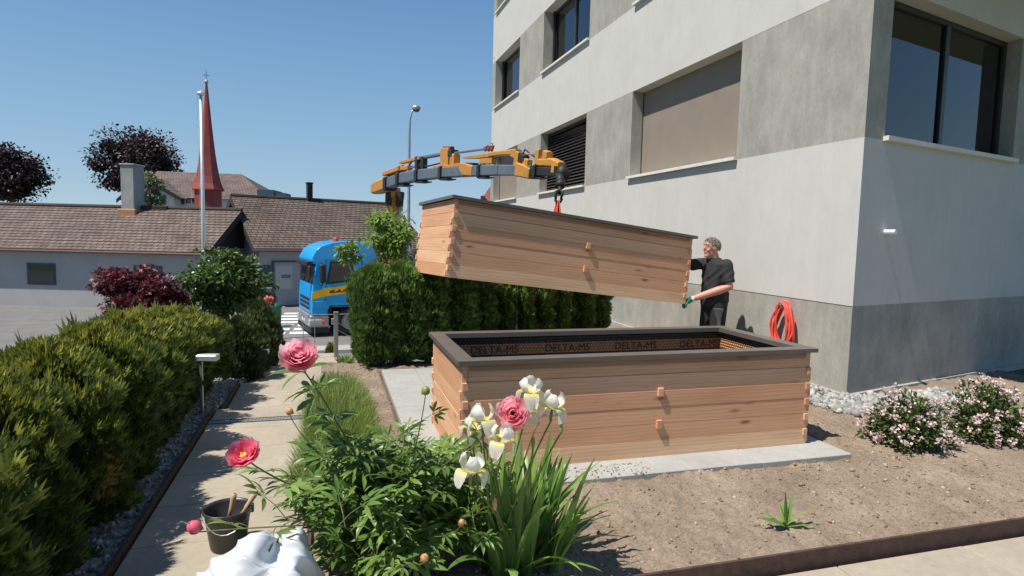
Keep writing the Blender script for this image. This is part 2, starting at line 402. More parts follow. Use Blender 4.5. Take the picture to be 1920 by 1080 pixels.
# leaves: many copies of a small outline in one mesh
T_OVAL = (np.array([(0, 0, 0), (.33, .5, .06), (.72, .38, .05), (1, 0, -.05), (.72, -.38, .05), (.33, -.5, .06)]), [(0, 1, 2, 3), (0, 3, 4, 5)])
T_SPRAY = (np.array([(0, 0, 0), (.45, .13, .02), (1, 0, 0), (.45, -.13, .02), (.12, .04, 0), (.38, .36, .05), (.78, .48, .03), (.42, .12, 0), (.12, -.04, 0), (.38, -.36, .05), (.78, -.48, .03), (.42, -.12, 0)]),
           [(0, 3, 2, 1), (4, 7, 6, 5), (8, 9, 10, 11)])
T_LEAFLET = (np.array([(0, 0, 0), (.22, .30, .035), (.24, 0, .0), (.22, -.30, .035), (.5, .5, .02), (.52, 0, -.02), (.5, -.5, .02), (.78, .34, -.06), (.8, 0, -.10), (.78, -.34, -.06), (1, 0, -.22)]),
             [(0, 2, 1), (0, 3, 2), (1, 2, 5, 4), (2, 3, 6, 5), (4, 5, 8, 7), (5, 6, 9, 8), (7, 8, 10), (8, 9, 10)])
T_BLADE = (np.array([(0, .5, 0), (0, -.5, 0), (.5, .42, -.02), (.5, -.42, -.02), (.85, .22, -.12), (.85, -.22, -.12), (1, 0, -.2)]), [(0, 1, 3, 2), (2, 3, 5, 4), (4, 5, 6)])
T_STAR = (np.array([(0, 0, 0), (.3, .16, 0), (.55, .55, .05), (.55, .12, .0), (1, 0, -.08), (.55, -.12, 0), (.55, -.55, .05), (.3, -.16, 0)]), [(0, 1, 3), (1, 2, 3), (0, 3, 5), (3, 4, 5), (0, 5, 7), (7, 5, 6)])
def leaves(name, mat, c, d, n, ln, wd, tpl, parent=None, rnd=None, core=None, smooth=False):
    c = np.asarray(c, float); d = np.asarray(d, float); n = np.asarray(n, float); K = len(c)
    d /= np.linalg.norm(d, axis=1, keepdims=True)+1e-9
    s = np.cross(n, d); s /= np.linalg.norm(s, axis=1, keepdims=True)+1e-9
    n = np.cross(d, s)
    ln = np.broadcast_to(np.asarray(ln, float), (K,)); wd = np.broadcast_to(np.asarray(wd, float), (K,))
    tv, tf = tpl; k = len(tv)
    V = c[:, None, :]+d[:, None, :]*(tv[None, :, 0:1]*ln[:, None, None])+s[:, None, :]*(tv[None, :, 1:2]*wd[:, None, None])+n[:, None, :]*(tv[None, :, 2:3]*ln[:, None, None])
    V = V.reshape(-1, 3)
    rnd = rng.random(K) if rnd is None else np.asarray(rnd)
    rr = np.repeat(rnd, k)
    lens = [len(f) for f in tf]; flat = np.concatenate([np.array(f) for f in tf])
    loops = (np.arange(K)[:, None]*k+flat[None, :]).reshape(-1)
    starts = np.concatenate([[0], np.cumsum(lens)[:-1]]); per = sum(lens)
    ls = (np.arange(K)[:, None]*per+starts[None, :]).reshape(-1)
    nv = len(V)
    if core is not None:
        cv, cf = core
        loops = np.concatenate([loops, np.array([i+nv for f in cf for i in f])])
        l0 = len(ls) and K*per; cs = np.cumsum([0]+[len(f) for f in cf])[:-1]
        ls = np.concatenate([ls, cs+K*per]); V = np.vstack([V, cv]); rr = np.concatenate([rr, np.full(len(cv), .05)])
    me = bpy.data.meshes.new(name)
    me.vertices.add(len(V)); me.vertices.foreach_set('co', V.astype(np.float32).ravel())
    me.loops.add(len(loops)); me.loops.foreach_set('vertex_index', loops.astype(np.int32))
    me.polygons.add(len(ls)); me.polygons.foreach_set('loop_start', ls.astype(np.int32))
    me.update(calc_edges=True); me.validate()
    a = me.attributes.new('rnd', 'FLOAT', 'POINT'); a.data.foreach_set('value', rr.astype(np.float32))
    me.materials.append(mat)
    if smooth: me.polygons.foreach_set('use_smooth', [True]*len(me.polygons))
    o = bpy.data.objects.new(name, me); COL.objects.link(o)
    if parent is not None: o.parent = parent
    return o
def unit(k):
    v = rng.normal(size=(k, 3)); return v/np.linalg.norm(v, axis=1, keepdims=True)

# ================================================================== SETTING
def zpath(y):
    if y < 2.0: return 0.0
    if y < 6.9: return -.15*(1+math.floor((y-2.0)/1.65))
    return max(-2.1, -.45-(y-6.9)*.42)
def bank_h(x, y):
    zp = 0 if y < 2.0 else (-.1-(y-2)*.095 if y < 6.9 else max(-2.1, -.565-(y-6.9)*.42))
    edge = 4.0+max(0, min(4.2, x))*.62
    plat = 0 if y < edge else max(-2.1, -(y-edge)*.42)
    if x > 5.5 and y < 18: plat = 0
    k = min(1, max(0, (x+.75)/.15)); h = zp*(1-k)+plat*k
    if x < -3.0: h = min(h, max(-2.1, -(-3.0-x)*1.0))
    if x > -1.0 and y < -1.45: h = -.2
    return h-.07
b = MB(); xs = np.concatenate([np.arange(-9, -3, .5), np.arange(-3, 5.6, .15), np.arange(5.7, 30, 1.2)]); ys = np.concatenate([np.arange(-14, -2, .8), np.arange(-2, 13, .2), np.arange(13, 15.2, .5)])
b.add([(x, y, bank_h(x, y)) for y in ys for x in xs], [(j*len(xs)+i, j*len(xs)+i+1, (j+1)*len(xs)+i+1, (j+1)*len(xs)+i) for j in range(len(ys)-1) for i in range(len(xs)-1)])
struct(b.build('terrain', M_grassland, smooth=True))
b = MB(); b.quad((-2500, -2500, -2.2), (2500, -2500, -2.2), (2500, 2500, -2.2), (-2500, 2500, -2.2)); struct(b.build('ground', M_grassland))
b = MB(); b.quad((-60, 13, -2.104), (60, 13, -2.104), (60, 60, -2.104), (-60, 60, -2.104)); struct(b.build('road', M_asph))
# pedestrian crossing: white bars on the road
g0 = G(545, 612, -2.1); b = MB()
for i in range(7):
    for j in range(2):
        x = g0[0]-1.1+j*1.15+i*.10; y = g0[1]-1.9+i*.95
        b.box(x, x+1.0, y, y+.5, -2.103, -2.098)
struct(b.build('road_marking', M_whitep))
b = MB(); kb = G(580, 641, -2.1); b.box(-4, 12, 15.5, 16.3, -2.25, -1.98, .01); struct(b.build('kerb', M_paver))

# garden soil: a fine uneven sheet
def vnoise(X, Y, sc, seed):
    r = np.random.default_rng(seed); T = r.random((128, 128))
    x = X*sc+seed*3.1; y = Y*sc+seed*1.7; xi = np.floor(x).astype(int); yi = np.floor(y).astype(int); fx = x-xi; fy = y-yi
    fx = fx*fx*(3-2*fx); fy = fy*fy*(3-2*fy)
    g = lambda i, j: T[i % 128, j % 128]
    return (g(xi, yi)*(1-fx)+g(xi+1, yi)*fx)*(1-fy)+(g(xi, yi+1)*(1-fx)+g(xi+1, yi+1)*fx)*fy
def soil_z(X, Y):
    z = -.024+(vnoise(X, Y, 2.2, 1)-.5)*.04+(vnoise(X, Y, 7, 2)-.5)*.032+np.abs(vnoise(X, Y, 20, 3)-.5)*.034+(vnoise(X, Y, 45, 4)-.5)*.016
    ins = (X > -.30) & (X < 3.15) & (Y > -.33) & (Y < 3.48)
    d = np.minimum.reduce([X+.30, 3.15-X, Y+.33, 3.48-Y])
    return np.where(ins, np.minimum(z, -.03-.04*np.clip(d*20, 0, 1)), z)
def grid(name, x0, x1, y0, y1, st, zf, mat):
    xs = np.arange(x0, x1+1e-6, st); ys = np.arange(y0, y1+1e-6, st); X, Y = np.meshgrid(xs, ys); Z = zf(X, Y)
    b = MB(); nx = len(xs)
    me = bpy.data.meshes.new(name); V = np.stack([X, Y, Z], -1).reshape(-1, 3)
    idx = (np.arange(len(ys)-1)[:, None]*nx+np.arange(nx-1)[None, :]).reshape(-1)
    F = np.stack([idx, idx+1, idx+nx+1, idx+nx], 1)
    me.vertices.add(len(V)); me.vertices.foreach_set('co', V.astype(np.float32).ravel())
    me.loops.add(F.size); me.loops.foreach_set('vertex_index', F.astype(np.int32).ravel())
    me.polygons.add(len(F)); me.polygons.foreach_set('loop_start', (np.arange(len(F))*4).astype(np.int32))
    me.update(calc_edges=True); me.materials.append(mat); me.polygons.foreach_set('use_smooth', [True]*len(F))
    o = bpy.data.objects.new(name, me); COL.objects.link(o); return o
struct(grid('soil', -.965, 8.0, -1.47, 4.0, .02, soil_z, M_soil))
struct(grid('soil', .6, 4.6, 4.0, 6.6, .08, soil_z, M_soil))
# crumbs lying on the soil
def crumbs(name, mat, K, x0, x1, y0, y1, s0, s1, zf, skip=None):
    X = rng.uniform(x0, x1, K); Y = rng.uniform(y0, y1, K)
    if skip is not None: k_ = ~skip(X, Y); X = X[k_]; Y = Y[k_]
    K = len(X); sz = s0*(s1/s0)**(rng.random(K)**2.2); Z = zf(X, Y)+sz*.25
    ico = bmesh.new(); bmesh.ops.create_icosphere(ico, subdivisions=1, radius=1); tv = np.array([v.co for v in ico.verts]); tf = [[v.index for v in f.verts] for f in ico.faces]; ico.free()
    V = tv[None]*(1+rng.uniform(-.5, .45, (K, len(tv), 1)))*sz[:, None, None]*rng.uniform(.6, 1.2, (K, 1, 3))
    V = (V+np.stack([X, Y, Z], -1)[:, None, :]).reshape(-1, 3)
    F = (np.arange(K)[:, None, None]*len(tv)+np.array(tf)[None]).reshape(-1, 3)
    me = bpy.data.meshes.new(name); me.vertices.add(len(V)); me.vertices.foreach_set('co', V.astype(np.float32).ravel())
    me.loops.add(F.size); me.loops.foreach_set('vertex_index', F.astype(np.int32).ravel()); me.polygons.add(len(F)); me.polygons.foreach_set('loop_start', (np.arange(len(F))*3).astype(np.int32))
    me.update(calc_edges=True); me.validate()
    a = me.attributes.new('rnd', 'FLOAT', 'POINT'); a.data.foreach_set('value', np.repeat(rng.random(K), len(tv)).astype(np.float32)); me.materials.append(mat)
    o = bpy.data.objects.new(name, me); COL.objects.link(o); return o
inpav = lambda X, Y: (X > -.28) & (X < 3.12) & (Y > -.31) & (Y < 3.45)
struct(crumbs('soil_crumbs', M_peb, 16000, -.95, 4.2, -1.46, 3.9, .0025, .013, soil_z, inpav), 'stuff')
struct(crumbs('soil_crumbs', M_peb, 330, -.95, 4.2, -1.44, -.3, .009, .024, soil_z, lambda X, Y: inpav(X, Y) | (vnoise(X, Y, 1.7, 9) < .45)), 'stuff')
struct(crumbs('scattered_soil', M_peb, 260, .75, 1.35, -.30, -.08, .002, .010, lambda X, Y: X*0+.003), 'stuff')

# slabs round the beds
b = MB()
def slab_rows(b, x0, x1, y0, y1, nx, ny, z0, z1, gap=.004, ch=.004):
    for i in range(nx):
        for j in range(ny):
            ax = x0+(x1-x0)*i/nx; bx = x0+(x1-x0)*(i+1)/nx; ay = y0+(y1-y0)*j/ny; by = y0+(y1-y0)*(j+1)/ny
            dz = random.uniform(-.0015, .0015)
            b.box(ax+gap/2, bx-gap/2, ay+gap/2, by-gap/2, z0, z1+dz, ch)
slab_rows(b, -.265, 3.10, -.30, .10, 4, 1, -.05, 0)
slab_rows(b, -.265, .14, .10, 3.43, 1, 4, -.05, 0)
slab_rows(b, 2.78, 3.10, .10, 3.43, 1, 4, -.05, 0)
slab_rows(b, .14, 2.78, 1.02, 3.43, 3, 3, -.05, 0)
struct(b.build('paving', M_paver))

# path of cast slabs going down in broad steps, and the paved strip in front
b = MB(); PX0, PX1 = -1.865, -.985
for j in range(13):
    y0 = -4.6+j*.5
    if y0 < 1.45: slab_rows(b, PX0, PX1, y0, y0+.5, 1, 1, -.1, 0, .007, .005)
slab_rows(b, PX0, PX1, 1.66, 2.02, 1, 1, -.2, 0, .004, .006)
b.box(PX0, PX1, 1.40, 1.545, -.1, 0, .004)
for k in range(3):
    y0 = 2.0+k*1.65; z = -.15*(k+1)
    for q_ in range(3): slab_rows(b, PX0, -.74, y0+.02+q_*.55, y0+.02+(q_+1)*.55, 1, 1, z-.22, z, .005, .006)
for k in range(10):
    y0 = 6.97+k*.40; z = -.45-.165*(k+1); b.box(PX0, -.74, y0, y0+.42, z-.3, z, .008)
struct(b.build('path', M_path))
b = MB()
for i in range(9): slab_rows(b, -.95+i*.9, -.05+i*.9, -2.42, -1.53, 1, 1, -.16, -.075, .007, .005)
for i in range(9): slab_rows(b, -.95+i*.9, -.05+i*.9, -3.31, -2.42, 1, 1, -.16, -.075, .007, .005)
struct(b.build('pavement', M_path))
b = MB(); b.box(-1.86, -.99, -4.6, 2.0, -.12, -.02); b.box(-.94, 7, -3.3, -1.55, -.2, -.09); struct(b.build('jointing_sand', M_joint))
# edging strips
b = MB(); b.box(-.99, 8, -1.505, -1.488, -.2, .018, .002); o = b.build('edging', M_corten); tag(o, 'rusty steel edging between the soil bed and the front paving', 'edging')
b = MB(); b.box(-1.905, -1.875, -4.6, 8, -.5, .03, .002)
o = MB(); o.box(-1.90, -1.875, -4.6, 2.0, -.2, .03, .002); o.box(-1.90, -1.875, 2.0, 3.65, -.4, -.10, .002); o.box(-1.90, -1.875, 3.65, 5.3, -.5, -.25, .002); o.box(-1.90, -1.875, 5.3, 6.9, -.6, -.40, .002)
o = o.build('edging', M_corten); tag(o, 'dark steel edging along the left side of the path beside the hedge gravel', 'edging')
b = MB(); b.box(-.985, -.967, -1.488, 2.0, -.2, .012, .002); o = b.build('edging', M_corten); tag(o, 'low steel edging between the path and the grassy side of the flower bed', 'edging')
def grav_z(X, Y): return np.where(Y < 2, -.01, -.03-(Y-2)*.095)
struct(crumbs('gravel', M_stone, 5200, -2.55, -1.91, -3.2, 5.5, .008, .022, grav_z), 'stuff')
b = MB(); b.add([(x, y, float(grav_z(np.array(x), np.array(y)))-.012) for y in np.arange(-4, 6, .5) for x in (-2.9, -1.9)], [(2*i, 2*i+1, 2*i+3, 2*i+2) for i in range(19)]); struct(b.build('gravel_bed', M_gravel))
struct(crumbs('crushed_stone', M_stone, 900, 3.95, 5.9, .62, 1.24, .02, .055, lambda X, Y: X*0-.012, lambda X, Y: (Y < .62+.25*np.sin(X*3)**2)), 'stuff')
struct(crumbs('crushed_stone', M_stone, 700, 4.12, 4.58, 1.2, 5.0, .02, .05, lambda X, Y: X*0-.012), 'stuff')

# drain channel across the path
t = thing('drain_channel', 'slotted grey metal drain channel across the path above the first step', 'drain', (-1.425, 1.603, 0))
b = MB(); b.box(-.44, .44, -.056, -.044, -.06, .004); b.box(-.44, .44, .044, .056, -.06, .004); b.box(-.44, .44, -.044, .044, -.07, -.05); b.build('channel', M_black, t)
b = MB()
for i in range(30): b.box(-.436+i*.0295, -.436+i*.0295+.014, -.044, .044, -.012, .003)
b.box(-.44, .44, -.006, .006, -.01, .0055); b.build('grate', M_galv, t)

# ================================================================== APARTMENT BUILDING
FX = 4.597; FY0, FY1 = 1.256, 17.2; BX1 = 16.0
B = thing('apartment_building', 'large apartment block with white render bands, raw concrete piers and wide recessed windows', 'building', (FX, FY0, 0))
Lx = BX1-FX; Ly = FY1-FY0
bands = [(-3.0, .98, 'c'), (.98, 2.797, 'w'), (2.797, 4.41, 'g'), (4.41, 5.975, 'w'), (5.975, 7.58, 'g'), (7.58, 9.145, 'w'), (9.145, 10.75, 'g'), (10.75, 12.4, 'w')]
wn = [(3.42, 6.63), (8.785, 11.86), (14.0, 16.8)]
b = MB()
for z0, z1, k in bands:
    if k == 'w': b.box(0, Lx, 0, Ly, z0, z1)
b.build('rendered_wall', M_white, B)
b = MB(); b.box(.006, Lx, .006, Ly-.006, -3, .98); b.build('plinth', M_conc, B)
b = MB(); b.box(-.05, Lx, -.05, Ly, -.15, .004); b.build('footing', M_paver, B)
def pier(*a):
    b = MB(); b.box(*a); b.build('concrete_pier', M_conc, B)
for z0, z1, k in bands:
    if k != 'g': continue
    ys = [0]+[y-FY0 for p in wn for y in p]+[Ly]
    for i in range(0, len(ys), 2):
        pier(.002, .36, .002 if i == 0 else ys[i], ys[i+1], z0, z1)
    for x0, x1 in ((3.3, 4.6), (7.6, 8.9), (11.0, Lx)): pier(x0, x1, .002, .36, z0, z1)
    pier(Lx-.36, Lx-.002, .4, Ly, z0, z1); pier(.4, Lx-.4, Ly-.36, Ly-.002, z0, z1)
b = MB()
for z0, z1, k in bands:
    if k == 'g': b.box(1.6, Lx-.5, 1.7, Ly-.5, z0, z1)
b.build('interior', M_room, B)
b = MB(); b.box(-.2, Lx+.2, -.2, Ly+.2, 12.4, 12.6); b.build('roof_slab', M_white, B)
# unseen balconies added to cast shade on the end wall
b = MB()
for z in (5.2, 8.4): b.box(-.0, 9.0, -1.9, -.003, z, z+.22, .01)
b.build('added_balcony_slab', M_white, B)
b = MB()
for z in (5.42, 8.62):
    for x in np.arange(.05, 9, .12): b.box(x, x+.015, -1.87, -1.855, z, z+1.0)
    b.box(.0, 9.0, -1.88, -1.84, z+1.0, z+1.04)
b.build('added_balcony_railing', M_frame, B)

def window(y0, y1, z0, z1, kind):
    y0 -= FY0; y1 -= FY0; x = .27
    wf = MB(); f = .06
    for a0, a1, c0, c1 in ((y0, y1, z0, z0+f), (y0, y1, z1-f, z1), (y0, y0+f, z0+f, z1-f), (y1-f, y1, z0+f, z1-f)): wf.box(x, x+.08, a0, a1, c0, c1)
    ym = (y0+y1)/2
    if kind == 'glass': wf.box(x, x+.08, ym-.05, ym+.05, z0+f, z1-f); wf.box(x-.04, x, y1-.14, y1-.10, z0, z1)
    if kind == 'wide': wf.box(x-.05, x-.002, y1-.10, y1-.06, z0, z1)
    o = wf.build('window', M_frame, B)
    if kind in ('glass', 'wide'):
        m_ = MB(); m_.box(x+.035, x+.045, y0+f, y1-f, z0+f, z1-f); m_.build('pane', M_pane if kind == 'glass' else M_pane, o)
        if kind == 'glass':
            m_ = MB(); pts = []
            for i in range(60):
                yy = ym+.1+(y1-ym-.16)*i/59; pts.append((x+.18+.03*math.sin(i*1.3), yy))
            m_.add([(p[0], p[1], zz) for zz in (z0, z1) for p in pts], [(i, i+1, i+61, i+60) for i in range(59)]); m_.build('curtain', M_curtain, o, True)
    if kind == 'blind':
        m_ = MB(); m_.box(x-.03, x-.022, y0+.07, y1-.012, z0+.05, z1); m_.build('blind', M_blind, o)
        m_ = MB(); m_.box(x-.045, x-.012, y0+.012, y0+.06, z0, z1); m_.build('guide_rail', M_frame, o); m_ = MB(); m_.box(x-.045, x-.012, y1-.010, y1-.002, z0, z1); m_.build('guide_rail', M_frame, o)
        m_ = MB(); m_.box(x-.05, x-.01, y0+.07, y1-.012, z0+.02, z0+.05); m_.build('bottom_bar', M_blind, o)
    if kind == 'louver':
        m_ = MB(); k = 20
        for i in range(k):
            zc = z0+.06+(z1-z0-.08)*(i+.5)/k
            m_.add([(x-.085, y0+.04, zc-.030), (x-.085, y1-.02, zc-.030), (x-.02, y1-.02, zc+.026), (x-.02, y0+.04, zc+.026), (x-.082, y0+.04, zc-.034), (x-.082, y1-.02, zc-.034), (x-.016, y1-.02, zc+.021), (x-.016, y0+.04, zc+.021)],
                   [(0, 1, 2, 3), (4, 7, 6, 5), (0, 4, 5, 1), (3, 2, 6, 7)])
        m_.build('louvre', M_louver, o)
        m_ = MB(); m_.box(x-.06, x-.03, y0, y0+.03, z0, z1); m_.build('guide_rail', M_frame, o); m_ = MB(); m_.box(x-.06, x-.03, y1-.02, y1-.002, z0, z1); m_.build('guide_rail', M_frame, o)
    m_ = MB(); m_.prism([(-.065, z0-.052), (.27, z0-.052), (.27, z0+.006), (-.065, z0-.006)], y0-.03, y1+.03, 'y'); 
    m_.v = [v for v in m_.v]; m_.build('sill', M_sill, o)
    return o
kinds = {0: ('blind', 'louver', 'blind'), 1: ('glass', 'glass', 'wide'), 2: ('glass', 'glass', 'wide')}
for fl, (z0, z1) in enumerate(((2.84, 4.408), (6.02, 7.578), (9.19, 10.748))):
    for (a, c), kd in zip(wn, kinds[fl]): window(a, c, z0, z1, kd)
# window on the end wall: frame and pane beside the corner pier
for z0, z1 in ((2.84, 4.408), (6.02, 7.578), (9.19, 10.748)):
    for x0, x1 in ((.36, 3.3), (4.6, 7.6), (8.9, 11.0)):
        m_ = MB(); m_.box(x0, x1, .20, .27, z0, z0+.06); m_.box(x0, x1, .20, .27, z1-.06, z1); m_.box(x0, x0+.06, .20, .27, z0+.06, z1-.06); m_.box(x1-.06, x1, .20, .27, z0+.06, z1-.06); m_.box((x0+x1)/2-.04, (x0+x1)/2+.04, .20, .27, z0+.06, z1-.06)
        o = m_.build('window', M_frame, B); m_ = MB(); m_.box(x0+.06, x1-.06, .235, .245, z0+.06, z1-.06); m_.build('pane', M_pane, o)
        m_ = MB(); m_.box(x0-.02, x1+.03, -.07, .2, z0-.05, z0); m_.build('sill', M_sill, o)
b = MB(); b.tube([(.50, -.14, 1.80), (.50, .0, 1.80)], .028, 10); b.build('overflow_pipe', M_whitep, B)
# small security hooks on the far edge of the facade
b = MB(); b.tube([(0, Ly-.2, 7.75), (-.10, Ly-.2, 7.75), (-.10, Ly-.2, 7.63)], .012, 6); b.build('bracket', M_galv, B)

# the end wall is skewed off square, shaped to turn it out of the sun
def kin(o):
    for ch in [c for c in bpy.data.objects if c.parent == o]:
        yield ch; yield from kin(ch)
for o in list(kin(B)):
    for v in o.data.vertices:
        if v.co.y < 1.9 and v.co.x > 0: v.co.y += v.co.x*.235
# garden hose coiled on the facade
t = thing('hose_reel', 'coral red garden hose coiled on the concrete plinth of the block', 'hose', (FX-.07, 2.2, .86))
b = MB()
rr_ = random.Random(3)
for i in range(9):
    pts = []; wy = .15+.03*rr_.uniform(-1, 1); L_ = .52+.05*rr_.uniform(-1, 1); oy = rr_.uniform(-.03, .03); ox = -.015*i/3
    for k in range(33):
        a = 2*math.pi*k/32
        pts.append((ox+.03*math.sin(a*2+i), oy+wy*math.sin(a)*(1-.25*math.cos(a)), -.21+L_/2*math.cos(a)*1.0))
    b.tube(pts, .0135, 8, cap=False)
b.build('hose', M_hose, t, True)
b = MB(); b.tube([(.07, 0, -.0), (-.06, 0, -.0), (-.075, 0, .04)], .014, 8); b.build('hook', M_galv, t)

# ================================================================== RAISED BEDS
BL, BW, BH = 2.92, 1.22, .80
def make_bed(label, group):
    t = thing('raised_bed', label, 'raised bed', (0, 0, 0), 0, group)
    nb = 6; top = BH-.03; hb = top/nb; th = .045
    rs = random.Random(11); offs = {}
    def wall(axis, pos, seed):
        b = MB(); r2 = random.Random(seed)
        for i in range(nb):
            z0 = i*hb+.0007; z1 = (i+1)*hb-.0007; pr = r2.uniform(-.0018, .0018); rv = r2.random()
            if axis == 'x':
                y0 = pos+(pr if pos == 0 else 0); y1 = y0+th
                if i == nb-1 and pos == 0:
                    b.prism([(y0, z0+.002), (y0+.0, z1-.055), (y0+.028, z1-.018), (y0+.028, z1), (y1, z1), (y1, z0)], th, BL-th, 'x', rv)
                    b.box(0, th, y0+.006, y1, z0, z1, .003, rv); b.box(BL-th, BL, y0+.006, y1, z0, z1, .003, rv)
                else: b.box(0, BL, y0, y1, z0, z1, .0015, rv)
                # tenons through the end walls
                if i < nb-1:
                    b.box(-.013, 0.002, y0+.003, y1-.003, z0+hb*.10, z0+hb*.52, .002, rv); b.box(BL-.002, BL+.013, y0+.003, y1-.003, z0+hb*.10, z0+hb*.52, .002, rv)
            else:
                x0 = pos+(pr if pos == 0 else 0); x1 = x0+th
                b.box(x0+.0015, x1-.0015, th+.001, BW-th-.001, z0, z1, .0015, rv)
                if i < nb-1:
                    for (a, c) in ((-.013, .004), (BW-.004, BW+.013)): b.box(x0+.003, x1-.003, a, c, z0+hb*.55, z0+hb*.985, .002, rv)
        return b
    wall('x', 0, 5).build('long_wall', M_wood, t); wall('x', BW-th, 6).build('long_wall', M_wood, t)
    wall('y', 0, 8).build('end_wall', M_wood, t); wall('y', BL-th, 9).build('end_wall', M_wood, t)
    for zc in (2*hb, 3.95*hb):
        for y0 in (-.021, BW-.011):
            b = MB(); b.box(BL*.518, BL*.518+.045, y0, y0+.032, zc-.035, zc+.03, .002); b.build('tie_block', M_wood, t)
    # rim: four mitred plates with a turned down lip
    o, i_ = -.035, .085
    b = MB(); z1 = BH; z0 = BH-.012
    out = [(o, o), (BL-o, o), (BL-o, BW-o), (o, BW-o)]; inn = [(i_, i_), (BL-i_, i_), (BL-i_, BW-i_), (i_, BW-i_)]
    for k in range(4):
        p = [out[k], out[(k+1) % 4], inn[(k+1) % 4], inn[k]]
        b.prism(p, z0, z1, 'z')
    for (x0, x1, y0, y1) in ((o, BL-o, o, o+.003), (o, BL-o, BW-o-.003, BW-o), (o, o+.003, o+.003, BW-o-.003), (BL-o-.003, BL-o, o+.003, BW-o-.003)): b.box(x0, x1, y0, y1, BH-.032, z0)
    for (x0, x1, y0, y1) in ((i_-.003, BL-i_+.003, i_-.003, i_), (i_-.003, BL-i_+.003, BW-i_, BW-i_+.003), (i_-.003, i_, i_, BW-i_), (BL-i_, BL-i_+.003, i_, BW-i_)): b.box(x0, x1, y0, y1, BH-.04, z0)
    b.build('metal_rim', M_rim, t)
    b = MB(); g = th+.004
    c = [(g, g), (BL-g, g), (BL-g, BW-g), (g, BW-g)]
    for k in range(4):
        a_, d_ = c[k], c[(k+1) % 4]; b.quad((*a_, .02), (*d_, .02), (*d_, BH-.014), (*a_, BH-.014))
    ln_ = b.build('liner', M_liner, t)
    # printing on the liner
    def txt(s, size):
        cu = bpy.data.curves.new('lettering', 'FONT'); cu.body = s; cu.size = size; cu.extrude = .0008; cu.offset = .0
        ob = bpy.data.objects.new('lettering', cu); COL.objects.link(ob)
        dg = bpy.context.evaluated_depsgraph_get(); me = bpy.data.meshes.new_from_object(ob.evaluated_get(dg))
        bpy.data.objects.remove(ob); me.materials.append(M_ink); return me
    me = txt('DELTA-MS', .098)
    for x in (.32, 1.02, 1.72, 2.42):
        o_ = bpy.data.objects.new('lettering', me); COL.objects.link(o_); o_.parent = ln_
        o_.location = (x, BW-g-.002, .606); o_.rotation_euler = (R(90), 0, 0)
    b = MB(); b.box(th+.01, BL-th-.01, th+.01, BW-th-.01, .01, .03); b.build('fill', M_soil, t)
    return t
bed = make_bed('wooden raised bed with brown rim standing on the paving', None)
fly = dup(bed, (0, 0, 0), 0, 1, 'wooden raised bed hanging tilted from the crane strap above the hedge')
fs = 1.12; f0 = CAM+fs*(np.array([.219, 1.845, 1.242])-CAM)
fly.rotation_euler = (-.0203, .1127, .1143); fly.location = f0; fly.scale = (fs,)*3
FM = Matrix.Translation(Vector(f0)) @ Euler((-.0203, .1127, .1143)).to_matrix().to_4x4() @ Matrix.Scale(fs, 4)

# ================================================================== TRUCK WITH CRANE
def bevel(o, wd, seg=2, ang=35):
    md = o.modifiers.new('bevel', 'BEVEL'); md.width = wd; md.segments = seg; md.limit_method = 'ANGLE'; md.angle_limit = R(ang)
    o.data.polygons.foreach_set('use_smooth', [True]*len(o.data.polygons)); 
    md2 = o.modifiers.new('wn', 'WEIGHTED_NORMAL'); md2.keep_sharp = True
    return o
TR = math.pi+R(12.5)
lv = np.array([-math.sin(TR), math.cos(TR), 0])
org = G(584, 633, -2.1)-lv*1.22
T = thing('crane_truck', 'bright blue truck with a yellow side stripe and a loading crane reaching over the hedge', 'truck', tuple(org), TR)
# cab: side profile lofted across the width, narrower towards the roof
prof = [(-.02, .80), (0, 1.05), (-.01, 1.45), (-.05, 1.86), (-.17, 2.60), (-.03, 2.68), (-.02, 2.80), (-.17, 3.08), (-.36, 3.24), (-.78, 3.38), (-1.2, 3.43), (-2.02, 3.41), (-2.24, 3.26), (-2.34, 2.95), (-2.35, 2.4), (-2.34, .98), (-1.95, .98), (-1.90, 1.05), (-.62, 1.05), (-.55, .80)]
def lateral(z): return 1.22 if z < 1.9 else 1.22-(z-1.9)*.05
b = MB(); k = len(prof)
vs = [(x, lateral(z), z) for x, z in prof]+[(x, -lateral(z), z) for x, z in prof]
b.add(vs, [tuple(range(k)), tuple(range(2*k-1, k-1, -1))]+[(i, i+k, (i+1) % k+k, (i+1) % k) for i in range(k)])
cab = bevel(b.build('cab_body', M_blue, T), .035, 3)
def side(pts, dy=.006, th=.012):
    """a panel lying on the near side of the cab"""
    b = MB(); v0 = [(x, lateral(z)+dy-th, z) for x, z in pts]; v1 = [(x, lateral(z)+dy, z) for x, z in pts]; k = len(pts)
    b.add(v0+v1, [tuple(range(k)), tuple(range(2*k-1, k-1, -1))]+[(i, i+k, (i+1) % k+k, (i+1) % k) for i in range(k)]); return b
side([(-.52, 1.88), (-1.52, 2.00), (-1.52, 2.70), (-.66, 2.70)], .012).build('window_frame', M_black, T)
side([(-.60, 1.95), (-1.46, 2.06), (-1.46, 2.63), (-.72, 2.63)], .018).build('side_window', M_glass, T)
side([(-.0, 1.33), (-.35, 1.44), (-1.2, 1.54), (-2.34, 1.60), (-2.34, 1.93), (-1.2, 1.84), (-.35, 1.72), (-.03, 1.60)], .010, .02).build('stripe', M_yellow, T)
b = side([(-.62, 1.56), (-.64, 1.66), (-.80, 1.69), (-.83, 1.60), (-1.0, 1.72), (-1.05, 1.61), (-1.2, 1.73), (-1.28, 1.63), (-1.5, 1.75), (-1.5, 1.66), (-1.2, 1.60)], .013, .01); b.build('stripe_lettering', M_tower, T)
b = MB()
